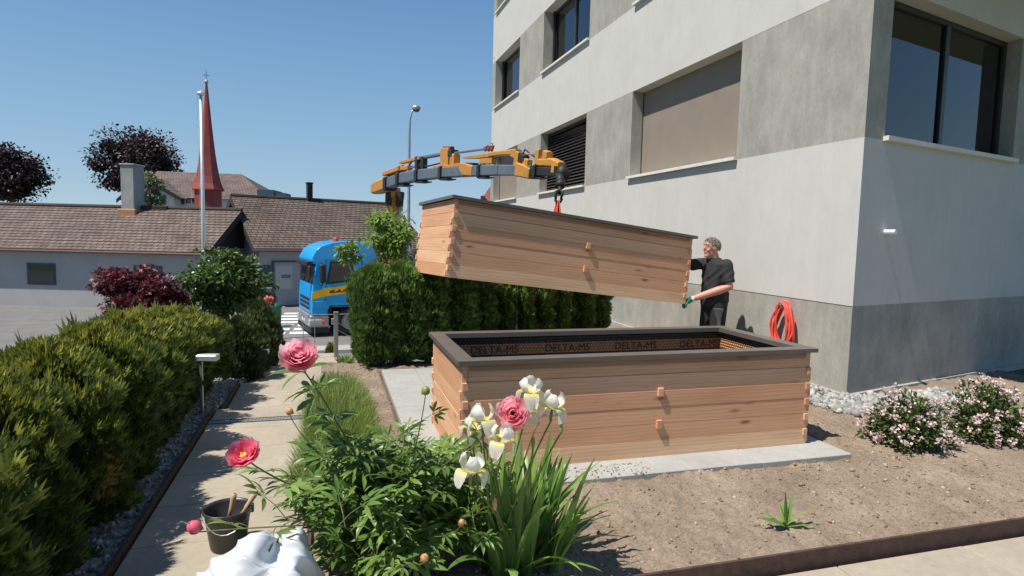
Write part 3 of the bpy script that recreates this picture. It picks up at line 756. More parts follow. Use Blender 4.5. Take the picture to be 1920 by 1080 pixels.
for i in range(9):
    x = -1.0-i*.075; hgt = .05 if i % 3 else .09
    b.v += side([(x, 3.02), (x-.055, 3.02), (x-.05, 3.02+hgt), (x+.01, 3.02+hgt)], .03, .01).v; b.r += [.5]*8
    o_ = len(b.v)-8; b.f += [tuple(j+o_ for j in f) for f in [(0, 1, 2, 3), (7, 6, 5, 4), (0, 4, 5, 1), (1, 5, 6, 2), (2, 6, 7, 3), (3, 7, 4, 0)]]
b.build('roof_lettering', plain('pale blue film', (.55, .68, .80), .5, .05), T)
b = MB(); b.add([(-.045, 1.13, 1.90), (-.045, -1.13, 1.90), (-.155, -1.10, 2.58), (-.155, 1.10, 2.58), (-.10, 1.13, 1.90), (-.10, -1.13, 1.90), (-.22, -1.10, 2.58), (-.22, 1.10, 2.58)], [(0, 1, 2, 3), (4, 7, 6, 5), (0, 4, 5, 1), (1, 5, 6, 2), (2, 6, 7, 3), (3, 7, 4, 0)]); b.build('windshield', M_glass, T)
b = MB(); b.prism([(-.10, 2.70), (.12, 2.66), (.12, 2.54), (.09, 2.54), (.08, 2.62), (-.10, 2.64)], -1.1, 1.1, 'y'); b.build('sun_visor', M_black, T)
b = MB(); b.box(-.62, .05, -1.22, 1.22, .34, .78); bevel(b.build('bumper', M_galv, T), .06, 3)
b = MB(); b.box(-.64, .03, -1.23, 1.23, .12, .38); bevel(b.build('lower_bumper', M_black, T), .06, 3)
for y in (1.08, -1.08): b = MB(); b.box(-.38, .075, y-.16, y+.165, .42, .64); bevel(b.build('headlight', plain('lamp glass', (.5, .5, .5), .1, .1), T), .03)
b = MB(); b.box(-.46, -.36, 1.1, 1.245, .44, .60); bevel(b.build('indicator', plain('amber lens', (.7, .17, .05), .3, .1), T), .02)
for i in range(3): b = MB(); b.box(-.02, .012, -.85, .85, .95+i*.16, 1.05+i*.16); bevel(b.build('grille_bar', M_black, T), .01)
b = MB(); b.box(-.60, -.04, 1.18, 1.24, 1.02, 1.30); bevel(b.build('corner_deflector', M_blue, T), .02)
for gx_ in (-.50, -1.80):
    side([(gx_, 1.06), (gx_-.018, 1.06), (gx_-.018, 2.72), (gx_, 2.72)], .008, .012).build('panel_gap', M_black, T)
side([(-.50, 2.76), (-1.80, 2.76), (-1.80, 2.745), (-.50, 2.745)], .008, .012).build('panel_gap', M_black, T)
for s_ in (-.5, .4): b = MB(); b.tube([(-.035, s_, 1.90), (-.06, s_+.35, 2.12)], .012, 5); b.build('wiper', M_black, T)
b = MB(); b.box(.05, .058, -.26, .26, .46, .57); b.build('number_plate', M_whitep, T)
b = MB(); b.box(-1.78, -1.60, 1.21, 1.245, 1.36, 1.46); b.build('door_handle', M_black, T)
b = MB(); b.box(-.45, -.25, 1.30, 1.52, 1.95, 2.62, .05); o = b.build('mirror', M_black, T)
b = MB(); b.tube([(-.35, 1.15, 2.66), (-.35, 1.40, 2.66), (-.35, 1.40, 1.90), (-.35, 1.18, 1.80)], .018, 6); b.build('mirror_arm', M_black, o)
b = MB(); b.box(.02, .12, 1.12, 1.36, 2.16, 2.55, .04); b.box(.0, .07, 1.0, 1.2, 2.58, 2.62); b.build('mirror', M_black, T)
b = MB(); b.box(-.36, -.16, -1.52, -1.30, 1.95, 2.62, .05); b.build('mirror', M_black, T)
b = MB(); b.box(-.80, -.78, -.35, .35, 3.24, 3.30); b.lathe([(0, 0), (.11, 0), (.11, .05), (.10, .14), (.06, .2), (0, .21)], 14, (-1.0, .55, 3.36)); b.build('beacon', plain('red beacon glass', (.55, .06, .04), .25, .1), T)
b = MB(); b.box(-8.6, -.5, -.45, .45, .62, .95); b.box(-8.6, -2.6, -1.22, 1.22, 1.12, 1.24); b.box(-2.5, -2.4, -1.1, 1.1, .6, 1.1); b.build('chassis', M_black, T)
b = MB(); b.box(-8.7, -4.0, -1.25, 1.25, 1.245, 1.36); b.box(-8.7, -4.0, 1.21, 1.25, 1.36, 1.85); b.box(-8.7, -4.0, -1.25, -1.21, 1.36, 1.85); b.box(-4.05, -4.0, -1.2, 1.2, 1.36, 2.1); b.build('flatbed', M_blue, T)
b = MB(); b.prism([(-1.95, .95), (-1.9, 1.08), (-.72, 1.08), (-.64, .80), (-.58, .80), (-.66, 1.12), (-1.95, 1.12)], .7, 1.24, 'y'); b.build('wheel_arch', M_black, T)
b = MB(); b.box(-.64, -.20, 1.0, 1.22, .30, .36); b.build('step', M_galv, T)
def wheel(x, y):
    b = MB(); Mx = Matrix.Translation((x, y, .51)) @ Euler((R(90), 0, 0)).to_matrix().to_4x4()
    b.lathe([(.28, -.14), (.42, -.15), (.50, -.12), (.51, -.06), (.51, .06), (.50, .12), (.42, .15), (.28, .14)], 28, M=Mx); wh = b.build('wheel', M_black, T, True)
    b = MB(); b.lathe([(.0, -.05), (.12, -.05), (.13, -.10), (.20, -.10), (.22, -.06), (.28, -.09), (.30, -.14), (.30, .14), (.0, .12)], 24, M=Mx); b.build('rim', M_galv, wh, True)
for x in (-1.35, -5.6, -6.95):
    for y in (1.05, -1.05): wheel(x, y)

# crane: column behind the cab, a two part boom and its fittings
def beam(b, A, Bp, h0, h1, w0, w1, ch=.22):
    """box beam with chamfered edges, upright in its long plane"""
    A = Vector(A); Bp = Vector(Bp); d = (Bp-A).normalized(); sd = d.cross(Vector((0, 0, 1))).normalized(); u_ = sd.cross(d)
    vs = []
    for p, h, w_ in ((A, h0, w0), (Bp, h1, w1)):
        c = ch*min(h, w_)
        for (s_, t_) in ((-w_/2+c, -h/2), (w_/2-c, -h/2), (w_/2, -h/2+c), (w_/2, h/2-c), (w_/2-c, h/2), (-w_/2+c, h/2), (-w_/2, h/2-c), (-w_/2, -h/2+c)): vs.append(p+sd*s_+u_*t_)
    b.add(vs, [tuple(range(7, -1, -1)), tuple(range(8, 16))]+[(i, (i+1) % 8, (i+1) % 8+8, i+8) for i in range(8)])
cb0 = Vector(P(737, 455, 22.2)); A0 = Vector(P(716, 349, 22.2)); B0 = Vector(P(1052, 322, 8.35))
b = MB(); b.tube([(cb0.x, cb0.y, -1.2), (cb0.x, cb0.y, .9)], .36, 16); b.build('crane_base', M_cry, T, world=True)
b = MB(); tp = Vector(P(737, 368, 22.2)); beam(b, (cb0.x, cb0.y, .5), tp, .44, .52, .42, .46); b.build('crane_column', M_cry, T, world=True)
b = MB(); b.tube([Vector(P(746, 440, 22)), Vector(P(751, 385, 22))], .05, 10); b.tube([Vector(P(751, 385, 22)), Vector(P(755, 362, 22))], .08, 10); b.build('lift_cylinder', M_galv, T, world=True)
b = MB(); b.tube([Vector(P(728, 385, 21.9)), Vector(P(729, 356, 21.9))], .12, 10); b.build('pivot', M_black, T, world=True)
b = MB(); b.tube([Vector(P(749, 388, 21.9)), Vector(P(751, 360, 21.9))], .13, 10); b.build('pivot', M_black, T, world=True)
b = MB(); beam(b, P(738, 372, 22.1), P(736, 354, 22.1), .42, .50, .5, .5); b.build('knuckle', M_cry, T, world=True)
def DB(u):
    """how far ahead the boom lies where it is seen at u: a straight reach from the column to the tip"""
    k = (u-716)*22.2/((u-716)*22.2+(1052-u)*8.35); return 22.2+(8.35-22.2)*k
def Q(u, v): return Vector(P(u, v, DB(u)))
def px(n, u): return n*DB(u)/FPX
line = [(706, 353, 24), (730, 344, 20), (757, 334.5, 20.5), (790, 328.5, 20.5), (834, 323.5, 20), (874, 321.5, 20), (940, 319, 20), (1000, 320.5, 19), (1048, 323, 18)]
def bar(name, mat, pts, w_, par, ch=.12):
    """a chain of box beams through (u, v, thickness) along the boom"""
    b = MB()
    for (u0, v0, h0), (u1, v1, h1) in zip(pts[:-1], pts[1:]): beam(b, Q(u0, v0), Q(u1, v1), px(h0, u0), px(h1, u1), px(w_, u0), px(w_, u1), ch)
    return b.build(name, mat, par, world=True)
bo = bar('boom', M_steel, line[1:7], 17, T); bar('boom_section', M_black, [(995, 321, 17), (1048, 323, 16)], 14, T); bar('boom_section', M_steel, line[5:8], 15, T)
bar('boom_heel', M_cry, [(705, 354, 20), (712, 351, 25), (733, 343, 24)], 20, T, .2)
def vline(u):
    for (u0, v0, h0), (u1, v1, h1) in zip(line[:-1], line[1:]):
        if u0 <= u <= u1: return v0+(v1-v0)*(u-u0)/(u1-u0)
    return 322
for u in (731, 754, 789, 834, 906, 1010):
    v = vline(u); bar('collar', M_black, [(u-2.2, v+1.5, 26), (u+2.2, v+1.2, 26)], 23, bo)
for u in (756, 791, 837, 908, 1012): b = MB(); beam(b, Q(u-2, vline(u)+14), Q(u+10, vline(u)+12.5), px(3, u), px(2, u), px(20, u), px(18, u)); b.build('wear_pad', M_black, bo, world=True)

bar('bracket', M_cry, [(725, 327, 7), (755, 316, 9)], 17, T); bar('bracket', M_cry, [(755, 316, 8), (769, 314.5, 8)], 10, T)
bar('rail', M_tower, [(727, 322, 3), (756, 311, 3)], 4, T)
bar('bracket', M_cry, [(753, 305, 5), (790, 296, 6)], 9, T)
for u in (784, 795): bar('standoff', M_black, [(u-2, 306, 24), (u+2, 305, 24)], 9, T)
bar('cylinder', M_steel, [(788, 296.5, 6), (833, 288.5, 7)], 7, T, .3); bar('cylinder_rod', M_steel, [(852, 287, 4), (911, 279.5, 4)], 4, T, .3)
bar('pipe', M_steel, [(768, 315, 3), (786, 310, 3)], 3, T)
bar('bracket', M_cry, [(831, 296, 36), (846, 294.5, 34)], 12, T); bar('bracket', M_cry, [(849, 300, 24), (857, 300, 22)], 12, T); bar('pivot', M_black, [(846, 288, 12), (853, 288, 14)], 14, T)
bar('valve', M_tower, [(834, 277, 5), (848, 278, 7)], 8, T)
bar('bracket', M_cry, [(819, 313.5, 4), (850, 312, 5), (874, 308, 6)], 15, T)
bar('bracket', M_cry, [(870, 312, 14), (877, 318, 24), (893, 321, 20)], 19, T); bar('pivot', M_black, [(878, 308, 6), (892, 309, 7)], 12, T)
bar('jib_arm', M_cry, [(872, 296, 3), (896, 294, 7), (921, 291, 8)], 11, T); bar('jib_arm', M_cry, [(921, 290, 9), (945, 287, 9), (970, 285.5, 12)], 13, T, .2)
bar('jib_arm', M_cry, [(903, 302, 10), (926, 301, 13)], 9, T)
bar('jib_arm', M_cry, [(963, 287, 14), (972, 290, 18)], 13, T); bar('jib_arm', M_cry, [(969, 303, 40), (976, 305, 38)], 13, T); bar('jib_arm', M_cry, [(974, 318, 26), (986, 321, 24), (1000, 326, 20)], 19, T)
bar('bracket', M_cry, [(984, 307, 22), (993, 309, 18)], 10, T)
bar('pivot', M_black, [(974, 291, 14), (987, 298, 12)], 12, T); bar('cylinder_rod', M_galv, [(986, 289, 4), (1010, 289, 4)], 4, T, .3)
bar('bracket', M_cry, [(1009, 295, 28), (1015, 295, 28)], 13, T); bar('bracket', M_cry, [(1022, 294, 24), (1030, 297, 24)], 13, T); bar('bracket', M_cry, [(1013, 305, 14), (1038, 305, 17), (1053, 309, 10)], 15, T, .2)
bar('bracket', M_cry, [(1040, 317, 16), (1045, 318, 16)], 15, T)
b = MB()
for pts_ in (((760, 320), (775, 300), (800, 312), (830, 305)), ((905, 300), (912, 318), (930, 308)), ((978, 296), (984, 280), (1000, 293), (1010, 300)), ((893, 330), (905, 318), (918, 309))): b.tube(curve_pts(pts_) if False else [Q(*p_) for p_ in pts_], px(1.3, pts_[0][0]), 6)
b.build('hydraulic_hose', M_black, T, world=True)
b = MB()
for i in range(14): b.ball(Q(909+i*1.2, 278+3.5*math.sin(i*1.3)), px(3.0, 915), None, None, 7, 5)
b.tube([Q(922, 280), Q(924, 269), Q(920, 268)], px(1, 920), 5); b.build('valve', M_tower, T, world=True)
b = MB()
for i in range(14):
    u = 720+i*21; v = vline(min(u, 1040)); b.ball(Q(u, v-3), px(1.2, u), None, None, 6, 4)
b.build('bolts', M_black, bo, world=True)
tip_u = (1052, 320)
# tip head, swivel and hook
tip = Vector(P(1054, 321, 8.3)); b = MB(); b.ball(tip+Vector((0, 0, -.02)), .085, .085, .10, 12, 8); b.tube([tip+Vector((-.05, 0, 0)), tip+Vector((.09, .0, -.06))], .075, 10); b.build('boom_head', M_black, T, True, world=True)
hk = Vector(P(1047, 374, 8.0)); b = MB(); b.tube([tip+Vector((-.03, 0, -.05)), tip.lerp(hk, .45)], [.06, .05], 10); b.tube([tip.lerp(hk, .40), tip.lerp(hk, .55)], .062, 10)
b.tube([tip.lerp(hk, .5), tip.lerp(hk, .80)], .028, 8)
for s_ in (-.03, .03):
    b.tube([tip.lerp(hk, .75)+Vector((0, 0, .02)), hk+Vector((s_*1.6, -.02, .10)), hk+Vector((s_*1.2, 0, 0))], .018, 8)
b.tube([hk+Vector((-.05, 0, .0)), hk+Vector((-.02, 0, -.035)), hk+Vector((.03, 0, -.03)), hk+Vector((.05, 0, .01))], .018, 8); b.build('hook', M_black, T, True, world=True)
t = thing('lifting_sling', 'orange red lifting straps between the crane hook and the hanging bed', 'strap', tuple(hk))
for lx in (BL/2-.07, BL/2+.07):
    for ly in (BW/2-.10, BW/2+.10):
        e = FM @ Vector((lx, ly, BH-.42)); b = MB(); beam(b, hk+Vector((0, 0, -.015)), e, .055, .055, .012, .012, .2); b.build('strap', M_strap, t, world=True)
b = MB(); e0 = FM @ Vector((BL/2, .055, BH-.44)); e1 = FM @ Vector((BL/2, BW-.055, BH-.44)); beam(b, e0, e1, .07, .07, .16, .16); b.build('lifting_bar', M_galv, t, world=True)

# ================================================================== MAN
def skin_mesh(name, mat, pts, edges, parent, sub=2, flat=None):
    me = bpy.data.meshes.new(name); me.from_pydata([p[:3] for p in pts], edges, [])
    o = bpy.data.objects.new(name, me); COL.objects.link(o)
    md = o.modifiers.new('skin', 'SKIN'); md.use_smooth_shade = True; md.branch_smoothing = .6
    for i, p in enumerate(pts):
        r_ = p[3]; me.skin_vertices[0].data[i].radius = (r_, r_*(p[4] if len(p) > 4 else 1))
    me.skin_vertices[0].data[0].use_root = True
    sb = o.modifiers.new('sub', 'SUBSURF'); sb.levels = sub; sb.render_levels = sub
    dg = bpy.context.evaluated_depsgraph_get(); m2 = bpy.data.meshes.new_from_object(o.evaluated_get(dg)); bpy.data.objects.remove(o)
    m2.materials.clear(); m2.materials.append(mat); m2.polygons.foreach_set('use_smooth', [True]*len(m2.polygons))
    o = bpy.data.objects.new(name, m2); COL.objects.link(o); o.parent = parent; return o
mp_ = P(1343, 500, 8.15)
man = thing('person', 'man in black t-shirt and trousers with green gloves steadying the hanging bed', 'person', (mp_[0], mp_[1], -.02), math.pi)
gl = FM @ Vector((BL, .03, .0)); gw = Vector((-(gl.x-mp_[0]), -(gl.y-mp_[1]), gl.z+.02))       # corner of the bed in the man's own frame
rg = FM @ Vector((BL+.02, BW*.62, BH*.55)); rw = Vector((-(rg.x-mp_[0]), -(rg.y-mp_[1]), rg.z+.02))
lw = gw+Vector((-.13, .015, .07)); rwr = rw+Vector((-.13, 0, .03))
def blob(name, mat, b, parent, vox, it=4):
    """closed overlapping pieces fused into one continuous surface"""
    o = b.build(name, mat, parent, True)
    md = o.modifiers.new('remesh', 'REMESH'); md.mode = 'VOXEL'; md.voxel_size = vox; md.use_smooth_shade = True
    md = o.modifiers.new('smooth', 'SMOOTH'); md.factor = .5; md.iterations = it
    me = bpy.data.meshes.new_from_object(o.evaluated_get(bpy.context.evaluated_depsgraph_get())); o.modifiers.clear(); o.data = me
    me.materials.clear(); me.materials.append(mat); me.polygons.foreach_set('use_smooth', [True]*len(me.polygons)); me.name = name
    return o
lsh = Vector((-.03, .172, 1.37)); lel = Vector((-.035, .255, 1.09)); rsh = Vector((.05, -.172, 1.37)); rel_ = Vector((.24, -.245, 1.345))
b = MB()
def ell(b, rows, n=20):
    """stack of ellipses: (x, y, z, rx, ry)"""
    vs = [(x+rx*math.cos(2*math.pi*j/n), y+ry*math.sin(2*math.pi*j/n), z) for x, y, z, rx, ry in rows for j in range(n)]
    k = len(rows); b.add(vs, [(i*n+j, i*n+(j+1) % n, (i+1)*n+(j+1) % n, (i+1)*n+j) for i in range(k-1) for j in range(n)]+[tuple(range(n-1, -1, -1)), tuple((k-1)*n+j for j in range(n))])
ell(b, [(0, 0, .84, .10, .15), (0, 0, .95, .115, .165), (0, 0, 1.1, .11, .15), (.01, 0, 1.27, .12, .165), (.015, 0, 1.38, .10, .17), (.03, 0, 1.44, .06, .08)])
b.tube([(.02, 0, 1.38), (.05, 0, 1.47), (.075, 0, 1.54)], [.075, .068, .066], 14)
for a_, e_, w_ in ((lsh, lel, Vector(lw)), (rsh, rel_, Vector(rwr))):
    b.tube([a_, a_.lerp(e_, .5), e_, e_.lerp(w_, .3), e_.lerp(w_, .7), w_], [.066, .060, .053, .057, .047, .038], 12); b.ball(a_, .066); b.ball(e_, .049)
for s_, kx, ax in ((1, .015, -.02), (-1, .03, .01)):
    b.tube([(0, s_*.095, .92), (.01, s_*.105, .70), (kx, s_*.115, .5), (kx-.015, s_*.118, .34), (ax, s_*.12, .06)], [.10, .085, .062, .06, .042], 12)
bb = b
# head and features grown into the same body mesh
hx, hz = .095, 1.575
b = bb
b.ball((hx-.012, 0, hz+.035), .108, .086, .105, 20, 14); b.ball((hx+.012, 0, hz-.055), .075, .064, .085, 16, 12); b.ball((hx-.03, 0, hz-.06), .06, .06, .07, 12, 8)
b.ball((hx+.088, 0, hz-.008), .024, .016, .018, 10, 8); b.tube([(hx+.082, 0, hz+.035), (hx+.10, 0, hz-.004)], [.012, .017], 8)
b.ball((hx-.005, .086, hz+.002), .024, .012, .036, 10, 8); b.ball((hx-.005, -.086, hz+.002), .024, .012, .036, 10, 8)
b.ball((hx+.062, 0, hz-.098), .028, .036, .026, 12, 8); b.ball((hx+.062, .040, hz-.02), .026, .026, .026, 10, 8); b.ball((hx+.062, -.040, hz-.02), .026, .026, .026, 10, 8)
b.ball((hx+.078, .032, hz+.050), .014, .028, .010, 10, 8); b.ball((hx+.078, -.032, hz+.050), .014, .028, .010, 10, 8)
b.ball((hx+.078, 0, hz-.052), .014, .030, .016, 10, 8)
blob('body', M_skin, b, man, .0075, 3)
b = MB()
for s_ in (-1, 1): b.ball((hx+.079, s_*.032, hz+.026), .007, .009, .005, 8, 6)
b.build('eyes', M_dark, man, True)
b = MB()
for s_ in (-1, 1): b.tube([(hx+.094, s_*.012, hz+.054), (hx+.090, s_*.036, hz+.060), (hx+.076, s_*.058, hz+.052)], .0035, 6)
b.build('eyebrows', plain('pale brown brows', (.27, .15, .11), .7, .1), man, True)
b = MB(); b.tube([(hx+.078, -.030, hz-.050), (hx+.092, 0, hz-.056), (hx+.078, .030, hz-.050)], .006, 6); b.build('mouth', plain('lips', (.36, .12, .10), .5, .1), man, True)
# hair: a shell over the top, sides and back of the head
b = MB(); u_, v_ = 26, 14; vs = []; fs = []
for i in range(v_+1):
    for j in range(u_):
        ph = 2*math.pi*j/u_; front = (1+math.cos(ph))/2
        low = 2.08-1.20*front**1.15-.12*math.exp(-((abs(math.pi-abs(ph-math.pi))-1.35)/.25)**2)+.07*math.sin(ph*11)+.05*math.sin(ph*23)
        th = low*i/v_
        wob = 1+.015*math.sin(ph*9+i)+.015*math.sin(ph*17)
        vs.append((hx-.014+.1125*wob*math.sin(th)*math.cos(ph), 
                   .0915*wob*math.sin(th)*math.sin(ph), hz+.034+.110*wob*math.cos(th)))
for i in range(v_):
    for j in range(u_): fs.append((i*u_+j, i*u_+(j+1) % u_, (i+1)*u_+(j+1) % u_, (i+1)*u_+j))
b.add(vs, fs); hr_ = b.build('hair', M_hair, man, True)
k_ = 1500; ph = rng.random(k_)*2*np.pi; fr_ = (1+np.cos(ph))/2; th = (2.14-1.20*fr_**1.15)*np.sqrt(rng.random(k_))+rng.normal(size=k_)*.05
hd_ = np.stack([np.sin(th)*np.cos(ph), np.sin(th)*np.sin(ph), np.cos(th)], 1); hp_ = np.array([hx-.014, 0, hz+.034])+hd_*np.array([.110, .0895, .107])
leaves('hair_tips', leafmat('short grey hair', [(0, (.08, .065, .055)), (.6, (.19, .17, .155)), (1, (.36, .34, .32))], 0, .7), hp_, hd_*.6+np.array([-.55, 0, -.35])+rng.normal(size=(k_, 3))*.3, hd_, .022, .006, T_BLADE, hr_)
b = MB()
ell(b, [(-.0, 0, .82, .165, .200), (0, 0, .90, .168, .200), (0, 0, 1.05, .165, .192), (.01, 0, 1.20, .160, .196), (.012, 0, 1.32, .138, .205), (.016, 0, 1.38, .120, .205), (.025, 0, 1.42, .095, .15), (.04, 0, 1.455, .078, .085)], 28)
for a_, e_, f_, r0 in ((lsh, lel, .82, .083), (rsh, rel_, 1.0, .080)):
    b.ball(a_+Vector((0, 0, -.005)), r0); b.tube([a_, a_.lerp(e_, f_*.5), a_.lerp(e_, f_)], [r0, .080, .078], 16)
b.tube([(-.13, .02, .84), (-.16, .03, .9), (-.14, .02, 1.0)], [.02, .03, .02], 8)
sh_ = blob('t_shirt', M_shirt, b, man, .009, 3)
for v in sh_.data.vertices:
    q_ = v.co; k_ = min(1, max(0, (1.40-q_.z)/.2))
    v.co += v.normal*(k_*(.006*math.sin(q_.z*30+q_.x*34+3*math.sin(q_.y*16))+.004*math.sin(q_.z*62-q_.y*44+q_.x*30)))
b = MB(); ell(b, [(0, 0, .80, .14, .185), (0, 0, .96, .135, .18)])
for s_, kx, ax in ((1, .015, -.02), (-1, .03, .01)):
    b.tube([(0, s_*.085, .92), (.008, s_*.098, .72), (kx, s_*.115, .5), (kx-.015, s_*.118, .3), (ax, s_*.12, .05)], [.125, .112, .092, .085, .08], 16)
blob('trousers', M_trous, b, man, .010, 3)
b = MB(); b.prism([(.02, .80), (.12, .80), (.075, .66), (.07, .52), (.045, .52), (.045, .68)], .15, .232, 'y'); bevel(b.build('grey_pocket', M_greyc, man), .006)
for fx_, fy_ in ((-.02, .12), (.01, -.14)):
    skin_mesh('shoe', M_black, [(fx_-.03, fy_, .06, .05), (fx_+.06, fy_, .055, .05), (fx_+.17, fy_, .04, .042, .9)], [(0, 1), (1, 2)], man)
def glove(wrist, tgt, side_, curl):
    w_ = Vector(wrist); d = (Vector(tgt)-w_).normalized(); sd = Vector((0, side_, 0)); sd = (sd-d*sd.dot(d)).normalized(); dn = d.cross(sd)*side_
    if dn.z > 0: dn = -dn
    pts = [(*(w_+d*.045), .042, 1.2), (*(w_-d*.02), .043), (*(w_+d*.085), .044, 1.3)]; ed = [(0, 1), (0, 2)]
    for i, (o_, L_) in enumerate(((-.039, .072), (-.013, .084), (.013, .080), (.039, .066))):
        p1 = w_+d*.105+sd*o_; p2 = p1+d*L_*.5+dn*curl*.3*L_; p3 = p2+d*L_*.25+dn*curl*L_*.6
        n0 = len(pts); pts += [(*p1, .0145), (*p2, .0135), (*p3, .012)]; ed += [(2, n0), (n0, n0+1), (n0+1, n0+2)]
    p1 = w_+d*.055-sd*.045*side_+dn*.01; p2 = p1+d*.03-sd*.012*side_+dn*.02; n0 = len(pts); pts += [(*p1, .017), (*p2, .014)]; ed += [(0, n0), (n0, n0+1)]
    return skin_mesh('glove', M_glove, pts, ed, man, 2)
glove(lw, gw+Vector((.01, 0, .0)), 1, .9); glove(rwr, rw+Vector((.01, 0, .02)), -1, .7)
b = MB(); d_ = (Vector(lw)-Vector((-.035, .245, 1.09))).normalized(); b.tube([lw-d_*.012, lw+d_*.016], .038, 14); b.build('wrist_band', M_whitep, man, True)

# ================================================================== HEDGES
def thuja(name, label, loc, h, r, n, mat, group, ln=(.05, .10), cyl=.75, seed=0, fresh=.15):
    global rng
    rng = np.random.default_rng(100+seed)
    t = thing(name, label, 'conifer', loc, 0, group)
    z = rng.random(n)**.9; ph = rng.random(n)*2*np.pi
    pr = np.minimum(1, (1-z)/(1-cyl*.9))**.6*np.where(z < .1, .75+z*2.5, 1)
    lump = 1+.14*np.sin(ph*3+seed+z*4)+.10*np.sin(ph*7+z*19+seed*2)+.08*np.sin(z*31+ph*2)
    rad = r*pr*lump*(1-.42*rng.random(n)**2.0)
    top = rng.random(n) < .05; rad = np.where(top, rad*rng.random(n), rad)
    c = np.stack([rad*np.cos(ph), rad*np.sin(ph), z*h+.02], 1)
    d = np.stack([np.cos(ph)*.45, np.sin(ph)*.45, .75+.5*z], 1)+unit(n)*.45
    nn = np.stack([-np.sin(ph), np.cos(ph), 0*ph], 1)+unit(n)*.6
    # sparse tall leaders
    k = 26; a = rng.random(k)*2*np.pi; q_ = r*.5*rng.random(k)
    c2 = np.stack([q_*np.cos(a), q_*np.sin(a), np.full(k, h*.96)+rng.uniform(-.08, .07, k)], 1); d2 = np.stack([np.cos(a)*.25, np.sin(a)*.25, np.ones(k)], 1)
    c = np.vstack([c, c2]); d = np.vstack([d, d2]); nn = np.vstack([nn, unit(k)])
    L_ = rng.uniform(*ln, len(c)); L_[-k:] *= 1.5
    rn = rng.random(len(c)); rn = np.clip(rn*(1-fresh)+fresh*np.clip(c[:, 2]/h, 0, 1)**2.5, 0, 1)  # fresh paints sunlit tops and shaded sides into the colour by height
    br = np.sin(c[:, 0]*9+seed*5)+np.sin(c[:, 1]*8+seed)+np.sin(c[:, 2]*7+seed*3); rn = np.where((br > 2.6) & (rng.random(len(c)) < .6), .99, np.minimum(rn, .97))
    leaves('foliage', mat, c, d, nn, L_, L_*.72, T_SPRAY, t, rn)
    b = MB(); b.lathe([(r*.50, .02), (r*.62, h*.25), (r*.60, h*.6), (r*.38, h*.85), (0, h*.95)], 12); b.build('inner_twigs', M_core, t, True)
    b = MB(); b.tube([(0, 0, -.3), (0, 0, h*.6)], [.03, .012], 7); b.build('trunk', M_bark, t)
    return t
GR = 'thuja conifers of the hedge behind the beds'
words = ['first', 'second', 'third', 'fourth', 'fifth', 'sixth', 'seventh', 'eighth', 'ninth', 'tenth', 'eleventh', 'twelfth']
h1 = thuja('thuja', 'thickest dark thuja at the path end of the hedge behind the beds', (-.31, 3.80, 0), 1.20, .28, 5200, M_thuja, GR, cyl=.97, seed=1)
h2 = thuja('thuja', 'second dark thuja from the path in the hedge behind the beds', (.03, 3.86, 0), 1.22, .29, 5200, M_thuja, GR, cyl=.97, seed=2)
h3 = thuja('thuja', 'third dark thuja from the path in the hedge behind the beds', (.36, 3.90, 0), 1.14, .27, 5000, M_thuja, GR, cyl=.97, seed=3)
spots = [(.74, 4.05, 1.2), (1.08, 4.28, 1.2), (1.45, 4.52, 1.22), (1.80, 4.72, 1.2), (2.22, 4.98, 1.2), (2.62, 5.22, 1.2), (3.22, 5.55, 1.22), (3.62, 5.80, 1.3)]
for i, (x, y, h) in enumerate(spots):
    dup((h1, h2, h3)[i % 3], (x, y, 0), i*1.9, (.84 if i > 4 else 1, .84 if i > 4 else 1, h/1.3),
        '%s dark thuja from the path in the hedge behind the beds' % words[i+3] if i < 7 else 'last dark thuja of the hedge, nearest the apartment wall')
GL = 'thuja conifers of the hedge along the path'
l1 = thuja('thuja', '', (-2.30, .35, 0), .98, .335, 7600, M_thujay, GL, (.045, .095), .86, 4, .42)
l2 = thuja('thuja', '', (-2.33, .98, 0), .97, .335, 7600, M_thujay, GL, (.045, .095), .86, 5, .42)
ls_ = [l1, l2]
for i, (x, y, h, s_) in enumerate([(-2.32, -.28, 1.0, 1), (-2.36, -.9, 1.0, 1), (-2.33, -1.5, .98, 1), (-2.36, -2.1, 1.0, 1), (-2.36, 1.58, .94, 1), (-2.34, 2.16, .90, 1), (-2.33, 2.72, .83, 1), (-2.32, 3.28, .73, .95), (-2.34, 3.8, .64, .9)]):
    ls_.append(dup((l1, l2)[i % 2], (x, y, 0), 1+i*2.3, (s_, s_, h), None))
for o in bpy.data.objects:
    pass
ls_.sort(key=lambda o: o.location.y)
for i, o in enumerate(ls_): o['label'] = 'sunny yellow green thuja, %s from the camera in the hedge left of the path' % words[i]
d1 = thuja('thuja', 'dark narrow thuja right after the yellow green hedge, at the second path step', (-2.00, 4.55, -.45), .92, .26, 3800, M_thujad, GL, (.05, .09), .7, 6)
dl = ['second dark narrow thuja beyond the yellow green hedge', 'third dark narrow thuja beyond the yellow green hedge', 'tall dark thuja with a pointed top at the far end of the hedge', 'last dark thuja of the path hedge, behind the pointed one']
for i, (x, y, z, h) in enumerate([(-1.98, 5.1, -.55, .95), (-1.97, 5.75, -.62, 1.0), (-1.93, 6.45, -.72, 1.18), (-1.93, 7.1, -.95, 1.25)]): dup(d1, (x, y, z), i*2.1, (1, 1, h/.92), dl[i])

